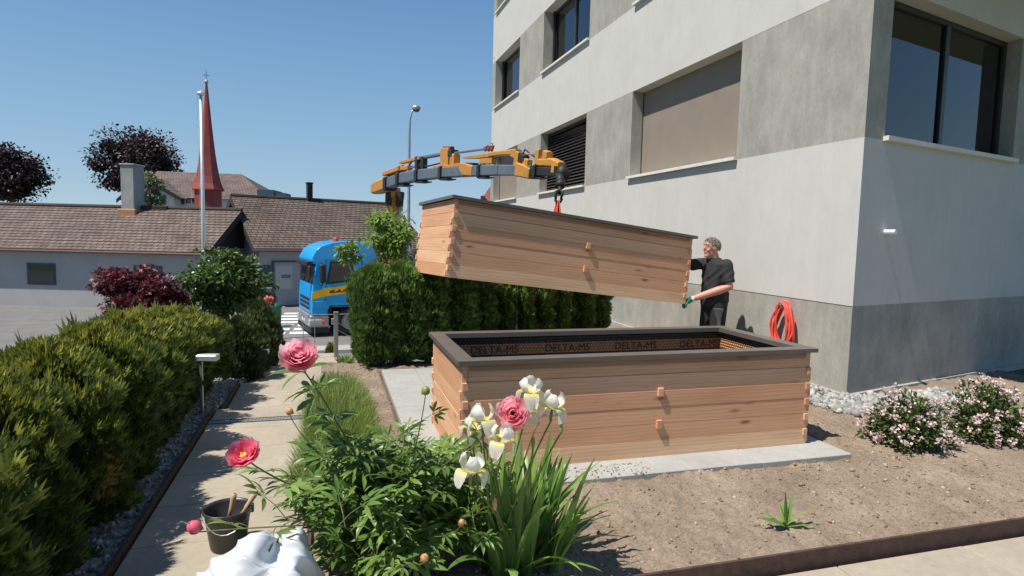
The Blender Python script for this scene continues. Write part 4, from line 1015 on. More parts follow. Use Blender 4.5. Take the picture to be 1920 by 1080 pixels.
# ================================================================== TREES
def tree(name, label, cat, base, ctr, rad, nl, ll, mat, ncl=26, tpl=T_OVAL, trunk=.05, wd=.55, seed=0, group=None, shell=.6, multi=1):
    global rng
    rng = np.random.default_rng(500+seed)
    t = thing(name, label, cat, base, 0, group)
    base = np.array(base); ctr = np.array(ctr)-base; rad = np.array(rad)
    cl = unit(ncl)*(shell+(1-shell)*rng.random((ncl, 1)))*rad*.80+ctr
    sz = rng.uniform(.14, .42, ncl)*rad.mean()
    pick = rng.integers(0, ncl, nl); u_ = unit(nl)
    c = cl[pick]+u_*(sz[pick]*rng.random(nl)**.5)[:, None]*np.array([1.15, 1.15, .8])
    d = u_*.7+unit(nl)*.7+np.array([0, 0, -.25]); n = np.array([0, 0, 1.0])+unit(nl)*.75
    L_ = ll*rng.uniform(.6, 1.2, nl)
    leaves('crown', mat, c, d, n, L_, L_*wd, tpl, t, np.clip(rng.random(nl)*.8+.2*rng.random(ncl)[pick], 0, 1))
    b = MB(); fork = ctr-np.array([0, 0, rad[2]*.75]); tz = np.array([0, 0, -.15])
    if multi > 1:
        for i in range(multi):
            e = cl[i % ncl]; b.tube([tz, fork*.5+rng.normal(size=3)*.05, e], [trunk, trunk*.7, trunk*.2], 7)
    else:
        b.tube([tz, fork*.5+np.array([.04, .02, 0])*rad[0], fork, ctr+np.array([0, 0, rad[2]*.3])], [trunk, trunk*.85, trunk*.7, trunk*.25], 9)
        for i in range(min(ncl, 18)): b.tube([fork+(ctr-fork)*rng.random()*.6, (fork+cl[i])/2+rng.normal(size=3)*.06*rad[0], cl[i]], [trunk*.45, trunk*.3, trunk*.12], 6)
    b.build('trunk', M_bark, t, True); return t
c = P(425, 524, 13.0); tree('round_tree', 'bushy round headed green tree standing behind the path hedge', 'tree', (c[0], c[1], -2.15), c, (.98, .98, 1.04), 8000, .105, M_tree, 40, T_OVAL, .06, .62, 1, shell=.35)
c = P(268, 550, 12.0); tree('red_maple', 'dark red japanese maple behind the left hedge', 'tree', (c[0], c[1], -2.15), c, (.95, .95, .78), 7500, .12, M_maple, 40, T_STAR, .05, 1.0, 2, shell=.35)
c = P(258, 304, 85.0); tree('copper_beech', 'large copper beech behind the pale house', 'tree', (c[0], c[1], -2.2), c, (6.2, 6.2, 5.2), 26000, .40, M_beech, 90, T_OVAL, .45, .7, 3, shell=.2)
c = P(20, 330, 80.0); tree('copper_beech', 'smaller copper beech at the far left behind the tiled barn', 'tree', (c[0], c[1], -2.2), c, (5, 5, 4.2), 14000, .40, M_beech, 70, T_OVAL, .4, .7, 4, shell=.2)
c = P(735, 452, 9.6); tree('young_tree', 'fresh light green young tree rising behind the dark hedge', 'tree', (c[0], c[1], -1.0), c, (.40, .40, .62), 1900, .10, M_young, 24, T_OVAL, .018, .40, 5, shell=.25, multi=8)
c = P(656, 474, 8.6); tree('young_shoot', 'slender light green shoot in front of the truck roof', 'plant', (-.20, 4.05, -.05), c, (.20, .2, .15), 300, .085, M_young, 8, T_OVAL, .008, .42, 6, multi=4)
c = P(282, 358, 52.0); tree('garden_tree', 'pale green small tree in front of the pale house gable', 'tree', (c[0], c[1], -2.2), c, (1.1, 1.1, 1.9), 1500, .28, M_hazy, 18, T_OVAL, .1, .6, 7)
c = P(487, 560, 15.0); tree('rose_bush', 'straggly bush with dark stems beside the round tree', 'bush', (c[0], c[1], -2.15), c, (.30, .30, .34), 420, .09, M_tree, 10, T_OVAL, .012, .6, 8, multi=6)
c = P(500, 572, 12.2); tree('flowering_bush', 'small bush with reddish tips behind the far end of the path hedge', 'bush', (c[0], c[1], -1.9), c, (.16, .16, .2), 260, .06, M_bud, 8, T_OVAL, .01, .6, 9, multi=4)
c = P(620, 640, 10.9); thuja('thuja', 'small light green conifer behind the gate post', (c[0], c[1], -1.1), .72, .12, 900, M_thujay, 'conifers by the gate', (.05, .08), .6, 9)
c = G(649, 676, 0); 
def tuft(name, label, loc, rad, n, hmin, hmax, mat, lean=.5, wd=.006, seed=0, cat='grass'):
    global rng
    rng = np.random.default_rng(900+seed); t = thing(name, label, cat, loc)
    a = rng.random(n)*2*np.pi; q_ = np.sqrt(rng.random(n)); c = np.stack([q_*rad[0]*np.cos(a), q_*rad[1]*np.sin(a), np.full(n, -.02)], 1)
    d = np.stack([np.cos(a)*q_*lean, np.sin(a)*q_*lean, np.ones(n)], 1)+unit(n)*.28
    L_ = rng.uniform(hmin, hmax, n)*(1-.35*q_)
    leaves('blades', mat, c, d, unit(n)*np.array([1, 1, .1])+np.array([0, 0, .01]), L_, wd, T_BLADE, t); return t
tuft('weed', 'small bright weed at the foot of the first dark thuja', (c[0], c[1], -.01), (.09, .09), 160, .06, .16, M_young, .9, .014, 3, 'weed')
tuft('ornamental_grass', 'soft mound of fine green grass beside the path', (-.79, 1.45, -.02), (.24, 1.45), 12500, .16, .34, M_grassb, .55, .0042, 1)
tuft('ornamental_grass', 'sparser grass tuft hanging over the path edge beside the peony', (-.93, .25, -.02), (.14, .75), 2600, .14, .30, M_grassb, .8, .0042, 2)

# ================================================================== PEONY
rng = np.random.default_rng(21)
def petal_set(layers, size, seed):
    """one bloom: cupped ruffled petals in whorls, facing +z"""
    r_ = np.random.default_rng(seed); b = MB(); nu, nv = 5, 6
    for (cnt, tilt, L_, W_, r0, z0) in layers:
        for i in range(cnt):
            a = 2*math.pi*(i+r_.random()*.7)/cnt; tl = R(tilt+r_.uniform(-12, 12)); l_ = L_*size*r_.uniform(.85, 1.12); w_ = W_*size*r_.uniform(.85, 1.15)
            rv = r_.random(); vs = []; ph = r_.random()*6
            for v in range(nv):
                f = v/(nv-1); half = w_*.5*(.35+1.05*f-.45*f**3)*(1 if f < .95 else .86)
                for u in range(nu):
                    g = u/(nu-1)*2-1
                    ang = tl-R(34)*f**1.5*(1 if tilt > 30 else .5)
                    rr = math.sin(tl)*l_*f*(1-.12*f)-.0*g; zz = math.cos(ang)*l_*f
                    cup = .28*w_*(g*g)*(1-.3*f); ruf = .06*size*f**2*math.sin(g*5+ph)*.9+ (.05*size*f if u % 2 else 0)*f
                    x = r0*size+rr-cup*math.cos(tl)*.8+ruf*.4; z = z0*size+zz+cup*math.sin(tl)+ruf*.5; y = g*half
                    vs.append((x*math.cos(a)-y*math.sin(a), x*math.sin(a)+y*math.cos(a), z))
            fs = [(v*nu+u, v*nu+u+1, (v+1)*nu+u+1, (v+1)*nu+u) for v in range(nv-1) for u in range(nu-1)]
            b.add(vs, fs, rv)
    return b
FULL = [(9, 92, .98, .95, .05, -.10), (11, 74, .95, .8, .06, -.02), (13, 56, .92, .68, .06, .02), (13, 40, .88, .58, .05, .06), (11, 26, .86, .5, .05, .10), (9, 12, .82, .42, .03, .14)]
OPEN = [(8, 94, 1.0, 1.0, .06, -.08), (9, 76, .92, .9, .08, -.02), (9, 60, .78, .75, .12, .02), (8, 44, .6, .6, .16, .06)]
def orient(mt_, pos, dirv):
    q_ = Vector(dirv).to_track_quat('Z', 'Y'); return Matrix.Translation(Vector(pos)) @ q_.to_matrix().to_4x4()
def xf(b, Mx):
    b.v = [tuple(Mx @ Vector(v)) for v in b.v]; return b
def curve(p0, p1, sag=.1, n=9, k=None):
    p0 = Vector(p0); p1 = Vector(p1); k = Vector(k) if k is not None else (p0+p1)/2+Vector((0, 0, sag)); o_ = []
    for i in range(n):
        t_ = i/(n-1); o_.append(p0*(1-t_)**2+k*2*t_*(1-t_)+p1*t_*t_)
    return o_
pb = Vector((-.58, -1.10, -.01))
peony = thing('peony_plant', 'leafy peony with three pink blooms in the front corner of the bed', 'plant', tuple(pb))
LC, LD, LN, LL, LR = [], [], [], [], []
stems = MB(); pet = MB()
def compound(p, d, size, nleaf=9):
    """a divided leaf: pointed leaflets fanning from the end of a stalk"""
    d = Vector(d).normalized(); sd = d.cross(Vector((0, 0, 1))); sd = sd.normalized() if sd.length > .05 else Vector((1, 0, 0)); ro_ = rng.normal()*.45; sd = sd*math.cos(ro_)+sd.cross(d)*math.sin(ro_); upv = sd.cross(d)
    tone = rng.random()*.55
    for g, (off, sidea) in enumerate(((0.42, 0), (.18, 1), (.18, -1))):
        a = R(52)*sidea; dd = (d*math.cos(a)+sd*math.sin(a)); q_ = Vector(p)+dd*size*off
        pet.tube([p, q_], [.0016, .0012], 4)
        for k_, an in enumerate((0, 40, -40) if nleaf >= 9 else (0, 36)):
            an = R(an+rng.uniform(-9, 9)); s2 = dd.cross(upv); l_ = dd*math.cos(an)+s2*math.sin(an)+upv*rng.uniform(-.12, .25)+Vector((0, 0, -.04))
            LC.append(q_); LD.append(l_); LN.append(upv+Vector(rng.normal(size=3)*.18)); LL.append(size*rng.uniform(.62, .9)*(1.1 if k_ == 0 else .9)); LR.append(min(.97, tone+rng.random()*.42))
for i in range(84):
    a = rng.random()*2*math.pi; sp = rng.random()**.45
    base = pb+Vector((rng.normal()*.10, rng.normal()*.07, 0))
    ht = rng.uniform(.36, .64)*(1-.40*sp**2)*(1 if i % 3 else .62)*(1.28 if i % 8 == 0 else 1)
    tip_ = base+Vector((math.cos(a)*sp*.44-.0, math.sin(a)*sp*.34, ht))
    cv = curve(base, tip_, 0, 9, base+Vector((math.cos(a)*sp*.12, math.sin(a)*sp*.1, ht*.75)))
    stems.tube(cv, [.0055-.003*j/8 for j in range(9)], 6)
    for j in range(2, 9):
        for rep in range(2 if j >= 6 else 1):
            if rng.random() < .10: continue
            p = cv[j]; aa = a+rng.uniform(-2.0, 2.0)+j*2.4; pd = Vector((math.cos(aa), math.sin(aa), rng.uniform(-.1, 1.3)))
            e = p+pd.normalized()*rng.uniform(.06, .13); pet.tube([p, (p+e)/2+Vector((0, 0, .01)), e], [.0024, .002, .0016], 5)
            compound(e, pd+Vector((0, 0, -.15)), rng.uniform(.09, .14))
# flower stalks
def bud(b_, pos, dirv, r_, mat, name, n=7):
    b = MB()
    for i in range(n):
        a = 2*math.pi*i/n; vs = []
        for v in range(6):
            f = v/5; rr = r_*math.sin(math.pi*(.10+.86*f))*1.0
            for u in range(4):
                g = a+(u/3-.5)*1.5; vs.append((rr*math.cos(g)*(1+.04*(i % 2)), rr*math.sin(g)*(1+.04*(i % 2)), -r_*math.cos(math.pi*f)*1.05))
        b.add(vs, [(v*4+u, v*4+u+1, (v+1)*4+u+1, (v+1)*4+u) for v in range(5) for u in range(3)], rng.random())
    o = xf(b, orient(None, pos, dirv)).build(name, mat, peony, True, world=True)
    s = MB()
    for i in range(4):
        a = 2*math.pi*i/4+.4; q_ = Vector((math.cos(a), math.sin(a), 0))
        s.add([(0, 0, -r_*1.1), *[tuple(q_*r_*.9+Vector((-q_.y, q_.x, 0))*w_*r_*.4+Vector((0, 0, -r_*.6))) for w_ in (-1, 1)], tuple(q_*r_*1.25+Vector((0, 0, r_*(.2 if i % 2 else -.9))))], [(0, 1, 2), (1, 3, 2)])
    xf(s, orient(None, pos, dirv)).build('sepal', M_pstem, o, world=True); return o
CF = Vector(CAM)
def bloom(u, v, d, size, layers, mat, face, seed, label):
    p = Vector(P(u, v, d)); tc = (CF-p).normalized(); dv = (tc*face[0]+Vector((0, 0, face[1]))+Vector((face[2], 0, 0))).normalized()
    b = petal_set(layers, size, seed); b = xf(b, orient(None, p-dv*size*.42, dv)); o = b.build('bloom', mat, peony, True, world=True, fix=False); o['label'] = label
    if layers is OPEN:
        s = MB()
        for i in range(60):
            a = rng.random()*6.28; q_ = rng.random()**.5*.20*size
            s.tube([(q_*.5*math.cos(a), q_*.5*math.sin(a), 0), (q_*math.cos(a), q_*math.sin(a), size*.42)], [.0008, .0022], 4)
        xf(s, orient(None, p-dv*size*.42, dv)).build('stamens', M_stamen, o, world=True)
    return p-dv*size*.5, dv
p1, v1 = bloom(558, 669, 2.75, .086, FULL, M_pinkA, (.7, .5, .1), 31, 'pale coral pink double bloom, highest on the plant')
p2, v2 = bloom(456, 852, 2.55, .072, OPEN, M_pinkB, (.75, .9, -.35), 32, 'hot pink open bloom with yellow centre leaning over the path')
p3, v3 = bloom(961, 776, 2.70, .080, FULL, M_pinkA, (1, .25, -.05), 33, 'coral pink double bloom among the white irises')
def stalk(pos, dv, root, k, r0=.0055, nl=3, lsz=.11):
    cv = curve(root, pos, 0, 12, k); cv[-1] = Vector(pos)+Vector(dv)*.012; stems.tube(cv, [r0*(1-.035*i) for i in range(12)], 7)
    for j in range(nl):
        p = cv[3+int(7*j/max(1, nl))]; d = (cv[6]-cv[5]).normalized(); s_ = 1 if j % 2 else -1; sd = d.cross(Vector((0, 0, 1))); sd = sd if sd.length > .2 else Vector((1, 0, 0))
        e = p+(d*.5+sd.normalized()*s_*.8).normalized()*.06; pet.tube([p, e], [.0022, .0016], 5); compound(e, d*.4+sd*s_+Vector((0, 0, -.2)), lsz, 9)
stalk(p1, v1, pb+Vector((-.02, .02, .25)), P(625, 760, 2.8), nl=8, lsz=.15)
stalk(p2, v2, pb+Vector((-.15, -.02, .35)), P(560, 930, 2.7), nl=6, lsz=.125)
stalk(p3, v3, pb+Vector((.10, .0, .40)), P(860, 850, 2.85), nl=6, lsz=.13)
q_ = Vector(P(364, 988, 2.40)); bud(None, q_, (-.35, -.3, .55), .026, M_bud, 'bud'); stalk(q_-Vector((-.012, 0, .022)), (0, 0, 0), pb+Vector((-.12, -.1, .30)), P(520, 985, 2.45), .004, 4, .10)
q_ = Vector(P(798, 732, 2.85)); bud(None, q_, (0, 0, 1), .020, M_budg, 'bud'); stalk(q_-Vector((0, 0, .02)), (0, 0, 0), pb+Vector((.08, .02, .45)), P(790, 800, 2.85), .0035, 3, .07)
q_ = Vector(P(543, 771, 2.75)); bud(None, q_, (-.2, -.2, 1), .016, M_budo, 'bud'); stalk(q_-Vector((0, 0, .015)), (0, 0, 0), pb+Vector((-.1, .02, .4)), P(575, 850, 2.75), .003, 2, .06)
q_ = Vector(P(796, 1046, 2.35)); bud(None, q_, (-.1, -.5, .6), .016, M_budo, 'bud'); stalk(q_-Vector((0, 0, .015)), (0, 0, 0), pb+Vector((.05, -.05, .15)), P(780, 1075, 2.45), .0035, 2, .08)
q_ = Vector(P(866, 979, 2.55)); bud(None, q_, (.1, -.5, .6), .013, M_budo, 'bud'); stalk(q_-Vector((0, 0, .012)), (0, 0, 0), pb+Vector((.1, -.05, .2)), P(840, 1020, 2.6), .003, 1, .08)
stems.build('stem', M_pstem, peony, True, world=True)
inv = Matrix.Translation(-pb)
o = leaves('leaf', M_peony, np.array(LC)-np.array(pb), np.array([tuple(x) for x in LD]), np.array([tuple(x) for x in LN]), np.array(LL), np.array(LL)*.245, T_LEAFLET, peony, np.array(LR), smooth=True)
o['kind'] = 'stuff'
pet.build('leaf_stalk', M_pstem, peony, world=True)

# ================================================================== IRIS
rng = np.random.default_rng(55)
ib = Vector((.0, -1.20, -.01))
iris = thing('iris_plant', 'clump of sword leaved irises with white flowers in front of the beds', 'plant', tuple(ib))
def sword(b, base, dirh, L_, w_, lean, droop, tw=0.0):
    """a pointed, slightly folded blade"""
    n = 12; d = Vector((math.cos(dirh), math.sin(dirh), 0)); sd = Vector((-math.sin(dirh), math.cos(dirh), 0)); p = Vector(base); vs = []; ang = lean
    fa = rng.uniform(0, math.pi) if tw == 0 else tw
    for i in range(n+1):
        f = i/n; wid = w_*.5*(.75+.25*math.sin(math.pi*min(1, f*1.3)))*(1-f**3.2)**.8
        t_ = d*math.sin(ang)+Vector((0, 0, math.cos(ang))); nrm = d*math.cos(ang)-Vector((0, 0, math.sin(ang)))
        s_ = sd*math.cos(fa)+nrm*math.sin(fa); n2 = t_.cross(s_)
        vs += [tuple(p-s_*wid), tuple(p+n2*wid*.22), tuple(p+s_*wid)]
        p = p+t_*(L_/n); ang += droop*f/n*2
    fs = []
    for i in range(n): fs += [(3*i, 3*i+1, 3*i+4, 3*i+3), (3*i+1, 3*i+2, 3*i+5, 3*i+4)]
    b.add(vs, fs, rng.random())
b = MB()
for i in range(24):
    fx_ = rng.uniform(-.20, .26); fy_ = rng.uniform(-.16, .18); fan = rng.uniform(0, math.pi)
    out = math.atan2(fy_, fx_); ol = .06+.9*math.hypot(fx_, fy_)
    for j in range(8):
        s_ = (j-3.5)/3.5
        base = ib+Vector((fx_+math.cos(fan)*s_*.025, fy_+math.sin(fan)*s_*.025, 0))
        dv = Vector((math.cos(fan)*s_*.30+math.cos(out)*ol, math.sin(fan)*s_*.30+math.sin(out)*ol, 0)); ln_ = dv.length
        sword(b, base, math.atan2(dv.y, dv.x), rng.uniform(.42, .68)*(1-.22*abs(s_)), rng.uniform(.046, .072), ln_*.75, rng.uniform(.0, .8)*(1.6 if abs(s_) > .8 else .6), .3+rng.normal()*.5)
for (a, L_, le, dr) in ((-.15, .60, .75, 1.0), (.1, .66, .55, .7), (-.35, .62, .45, .7), (.3, .60, .62, .8), (-.7, .55, .6, .9), (-1.4, .58, .35, .8), (-1.0, .50, 1.0, .8), (-.05, .52, .95, .5), (-.5, .55, .9, 1.0), (-1.2, .50, .8, 1.3), (-1.8, .45, .9, 1.3), (3.3, .5, .7, 1.2), (-2.4, .5, .8, 1.2)):
    sword(b, ib+Vector((.10*math.cos(a), .1*math.sin(a), 0)), a, L_, .062, le, dr, .2)
o = b.build('leaf', M_iris, iris, True, world=True, fix=False); o['kind'] = 'stuff'
def iris_flower(u, v, d, yaw, size=1.0, tilt=0, par=None):
    p = Vector(P(u, v, d)); b = MB()
    for i in range(3):                      # upright petals closing into a dome
        a = yaw+2*math.pi*(i+.5)/3; vs = []; rv = []
        for v_ in range(7):
            f = v_/6; half = size*.031*math.sin(math.pi*(.12+.80*f))**.8*(1+.08*math.sin(v_*2.1+i)); rr = size*(.010+.040*math.sin(math.pi*f*.82)); z = size*(.005+.078*f)
            for u_ in range(5):
                g = (u_/4-.5)*2; y = g*half; x = rr-.35*half*g*g+size*.006*math.sin(g*7+v_*1.7+i*2)*f
                vs.append((x*math.cos(a)-y*math.sin(a), x*math.sin(a)+y*math.cos(a), z)); rv.append(min(1, .12+f*1.3))
        b.add(vs, [(v_*5+u_, v_*5+u_+1, (v_+1)*5+u_+1, (v_+1)*5+u_) for v_ in range(6) for u_ in range(4)], rv)
    for i in range(3):                      # falls, arching out and hanging
        a = yaw+2*math.pi*i/3; vs = []; rv = []
        for v_ in range(8):
            f = v_/7; half = size*.034*(math.sin(math.pi*(.08+.80*f**1.2)))**.8; th = f*2.6
            x0 = size*(.008+.052*math.sin(min(th, 1.9)*.85)); z = size*(.004+.022*math.sin(th*1.15)-.085*max(0, f-.35)**1.1)
            for u_ in range(5):
                g = (u_/4-.5)*2; y = g*half; x = x0-.2*half*g*g*f+size*.007*math.sin(g*6+v_*1.1+i)*f
                vs.append((x*math.cos(a)-y*math.sin(a), x*math.sin(a)+y*math.cos(a), z)); rv.append(min(1, .02+f*.95-.15*(1-abs(g))*(f < .6)))
        b.add(vs, [(v_*5+u_, v_*5+u_+1, (v_+1)*5+u_+1, (v_+1)*5+u_) for v_ in range(7) for u_ in range(4)], rv)
    Mx = Matrix.Translation(p) @ Euler((tilt, tilt*.5, 0)).to_matrix().to_4x4()
    o = xf(b, Mx).build('flower', M_irisp, iris, True, world=True, fix=False)
    s = MB(); s.lathe([(0, -.055), (.006, -.05), (.008, -.03), (.006, -.01), (.004, .004), (0, .006)], 8); xf(s, Mx).build('calyx', M_pstem, o, True, world=True)
    return p-Vector((0, 0, .045))
st = MB()
for i, (u, v, d, yw, sz, tl) in enumerate(((994, 742, 2.72, .3, 1.02, .05), (1035, 768, 2.74, 1.1, 1.0, .15), (1008, 775, 2.85, 2.0, .9, -.1), (905, 795, 2.66, .8, 1.05, -.1), (941, 832, 2.58, 1.9, 1.0, .1), (886, 808, 2.75, 2.6, .9, .2), (883, 888, 2.42, 1.45, 1.0, .08))):
    e = iris_flower(u, v, d, yw, sz, tl); r0 = ib+Vector((rng.uniform(-.14, .16), rng.uniform(-.1, .1), 0)); st.tube(curve(r0, e, 0, 9, r0.lerp(e, .6)+Vector((0, 0, .08))), [.006, .006, .0055, .005, .005, .0045, .004, .004, .004], 7)
for (u, v, d) in ((1052, 803, 2.74), (920, 850, 2.6), (1000, 830, 2.7), (928, 945, 2.5)):
    p = Vector(P(u, v, d)); s = MB(); s.lathe([(0, -.03), (.008, -.02), (.010, 0), (.006, .02), (0, .03)], 8, p); s.build('bud', M_budo if v > 840 else M_budg, iris, True, world=True)
    r0 = ib+Vector((rng.uniform(-.12, .14), rng.uniform(-.1, .1), 0)); st.tube(curve(r0, p-Vector((0, 0, .02)), 0, 7, r0.lerp(p, .6)+Vector((0, 0, .06))), .004, 6)
st.build('stem', M_pstem, iris, True, world=True)

# young iris in the open soil
c = G(1472, 987, -.02); sd_ = thing('iris_seedling', 'small young iris standing alone in the bare soil', 'plant', tuple(c))
b = MB()
for (a, L_, le, dr, w_) in ((1.9, .21, .10, -.05, .032), (.5, .19, .30, .1, .032), (2.6, .16, .35, .1, .030), (3.2, .23, 1.15, .35, .055), (-.3, .23, .75, 1.5, .034), (-.6, .17, 1.25, .5, .04), (1.2, .15, .15, 0, .03), (2.9, .17, .9, .5, .034), (-2.2, .10, .8, .5, .03)):
    sword(b, Vector(c)+Vector((rng.uniform(-.02, .02), rng.uniform(-.01, .01), 0)), a, L_, w_, le, dr, .25)
b.build('leaf', M_iris, sd_, True, world=True, fix=False)
# flowering shrub by the wall corner
def flshrub(label, c, rad, seed):
    global rng
    rng = np.random.default_rng(seed); t = thing('flowering_shrub', label, 'shrub', (c[0], c[1], -.02), 0, 'pale flowering shrubs by the wall')
    n = 2600; u_ = unit(n); u_[:, 2] = np.abs(u_[:, 2]); q_ = rng.random(n)**.4
    cc = u_*q_[:, None]*np.array(rad)*(1+.2*np.sin(u_[:, :1]*9+seed)); cc[:, 2] += .03
    L_ = rng.uniform(.03, .055, n); leaves('foliage', M_shrub, cc, u_+unit(n)*.8, np.array([0, 0, 1])+unit(n)*.7, L_, L_*.6, T_OVAL, t)
    k = 130; u_ = unit(k); u_[:, 2] = np.abs(u_[:, 2])*.9+.1; ctr = u_*np.array(rad)*(1.0+.2*rng.random((k, 1)))*(1+.2*np.sin(u_[:, :1]*9+seed)); m_ = 14
    C_ = np.repeat(ctr, m_, 0)+unit(k*m_)*.022; L_ = rng.uniform(.014, .026, k*m_)
    leaves('blossom', M_pale, C_, unit(k*m_), unit(k*m_), L_, L_*.9, T_OVAL, t)
    b = MB()
    for i in range(16):
        e = ctr[i]; b.tube([(rng.normal()*.03, rng.normal()*.03, 0), e*.55+np.array([0, 0, .04]), e], [.006, .004, .002], 5)
    b.build('stem', M_bark, t, True); return t
flshrub('pale pink flowering shrub beside the stone strip at the corner of the block', G(1700, 828, 0), (.30, .28, .36), 71)
flshrub('second pale pink shrub further right along the end wall', G(1850, 815, 0), (.34, .32, .40), 72)

# ================================================================== SMALL THINGS ON THE PATH
def pathlight(label, loc, hgt_):
    t = thing('path_light', label, 'lamp', tuple(loc), R(-12), 'path lights along the hedge')
    b = MB(); b.box(-.012, .012, -.012, .012, -.3, hgt_-.05, .002); b.build('post', M_galv, t)
    b = MB(); b.box(-.03, .145, -.05, .05, hgt_-.055, hgt_, .006); b.build('lamp_head', M_alu, t); return t
c = G(379, 776, -.01); pathlight('nearer grey path light with flat head in front of the hedge', c, .545)
c = P(483, 690, 8.3); pathlight('farther path light with flat head between the dark thujas', (c[0], c[1], -.45), P(483, 655, 8.3)[2]+.45)
c = G(428, 1025, 0); t = thing('bucket', 'black plastic bucket standing on the path with two tool handles in it', 'bucket', tuple(c))
b = MB(); b.lathe([(0, .002), (.098, .002), (.104, .012), (.136, .24), (.142, .243), (.148, .250), (.146, .258), (.138, .258), (.131, .240), (.100, .02), (0, .016)], 36); b.build('tub', M_bucket, t, True)
b = MB(); b.tube([(.146*math.cos(a), .146*math.sin(a), .243-.10*math.sin(a*1.0)**2*(1 if math.sin(a) < 0 else 0)) for a in np.linspace(math.pi, 2*math.pi, 14)], .003, 6); b.build('handle', M_galv, t)
for s_ in (-1, 1): b = MB(); b.box(s_*.145-.008, s_*.145+.008, -.016, .016, .215, .268, .003); b.build('handle_lug', M_bucket, t)
def tool(label, p0, p1):
    p0 = Vector(p0); p1 = Vector(p1); t = thing('garden_tool', label, 'tool', tuple(p0)); d = (p1-p0); L_ = d.length
    Mx = Matrix.Translation(p0) @ d.to_track_quat('Z', 'Y').to_matrix().to_4x4()
    b = MB(); b.lathe([(0, L_*.45), (.013, L_*.45), (.012, L_*.7), (.0145, L_*.9), (.013, L_*.985), (.006, L_)], 12); xf(b, Mx).build('wooden_handle', M_handle, t, True, world=True)
    b = MB(); b.tube([(0, 0, L_*.47), (0, .006, L_*.35), (0, 0, L_*.25)], .006, 6); b.prism([(-.03, L_*.25), (.03, L_*.25), (.033, L_*.1), (0, 0.01), (-.033, L_*.1)], -.002, .002, 'y'); xf(b, Mx).build('steel_blade', M_galv, t, world=True)
t.scale = (.83, .83, .83)
cv_ = Vector(c)
tool('upright wooden tool handle in the bucket', cv_+Vector((-.02, .02, .02)), cv_+Vector((.03, .025, .275)))
tool('slanting wooden tool handle leaning on the bucket rim', cv_+Vector((-.03, .0, .02)), cv_+Vector((.138, .045, .268)))
# crumpled white sack
bc = Vector((-1.13, -1.66, -.0)); t = thing('white_sack', 'crumpled white woven plastic sack lying on the path in front of the peony', 'sack', tuple(bc))
gx = np.linspace(-.50, .55, 150); gy = np.linspace(-.50, .50, 150); X, Y = np.meshgrid(gx, gy)
rows = [[(488, 1010, 2.80), (510, 1005, 2.84), (535, 1000, 2.86), (570, 1005, 2.86)],
        [(478, 980, 2.52), (503, 963, 2.54), (530, 976, 2.60), (560, 962, 2.60)],
        [(462, 1004, 2.42), (489, 1000, 2.36), (512, 1018, 2.47), (553, 1002, 2.44)],
        [(446, 1036, 2.37), (482, 1034, 2.27), (506, 1046, 2.40), (549, 1040, 2.36)],
        [(366, 1083, 2.33), (446, 1068, 2.20), (500, 1074, 2.31), (545, 1078, 2.28)],
        [(320, 1128, 2.26), (425, 1118, 2.12), (492, 1120, 2.24), (540, 1125, 2.20)],
        [(300, 1190, 2.16), (410, 1230, 2.02), (480, 1210, 2.10), (535, 1220, 2.10)]]
vs = []
for j, rw_ in enumerate(rows):
    for i_, (u, v, d) in enumerate(rw_+[(rw_[3][0]+22, rw_[3][1]+10, rw_[3][2]+.03), (rw_[3][0]+40, rw_[3][1]+60, rw_[3][2]+.03)]):
        q_ = P(u, v, d); q_[2] = .01 if j in (0, 6) or i_ == 5 else q_[2]; vs.append(q_-np.array(bc))
b = MB(); b.add(vs, [(j*6+i, j*6+i+1, (j+1)*6+i+1, (j+1)*6+i) for j in range(6) for i in range(5)]); o = b.build('sack_cloth', M_bag, t, True)
md = o.modifiers.new('sub', 'SUBSURF'); md.levels = 5; md.render_levels = 5
me = bpy.data.meshes.new_from_object(o.evaluated_get(bpy.context.evaluated_depsgraph_get())); o.modifiers.clear(); o.data = me
co_ = np.array([v.co for v in me.vertices]); no_ = np.array([v.normal for v in me.vertices])
X, Y = co_[:, 0]+.3*co_[:, 2], co_[:, 1]+co_[:, 2]*.9
wx = X+.06*(vnoise(X, Y, 7, 11)-.5); wy = Y+.06*(vnoise(X, Y, 7, 12)-.5)
def rid(a, sx, sy, sd): return 1-np.abs(2*vnoise((wx*math.cos(a)+wy*math.sin(a))*sx, (-wx*math.sin(a)+wy*math.cos(a))*sy, 1, sd)-1)
dsp = .040*(rid(.35, 11, 3.5, 13)**1.5-.4)+.028*(rid(1.15, 15, 4, 14)**1.5-.4)+.006*(rid(2.2, 26, 8, 15)-.5)
co_ = co_+no_*dsp[:, None]*.95
me.vertices.foreach_set('co', co_.astype(np.float32).ravel()); me.materials.clear(); me.materials.append(M_bag); me.polygons.foreach_set('use_smooth', [True]*len(me.polygons)); me.update()
md = o.modifiers.new('thickness', 'SOLIDIFY'); md.thickness = .003
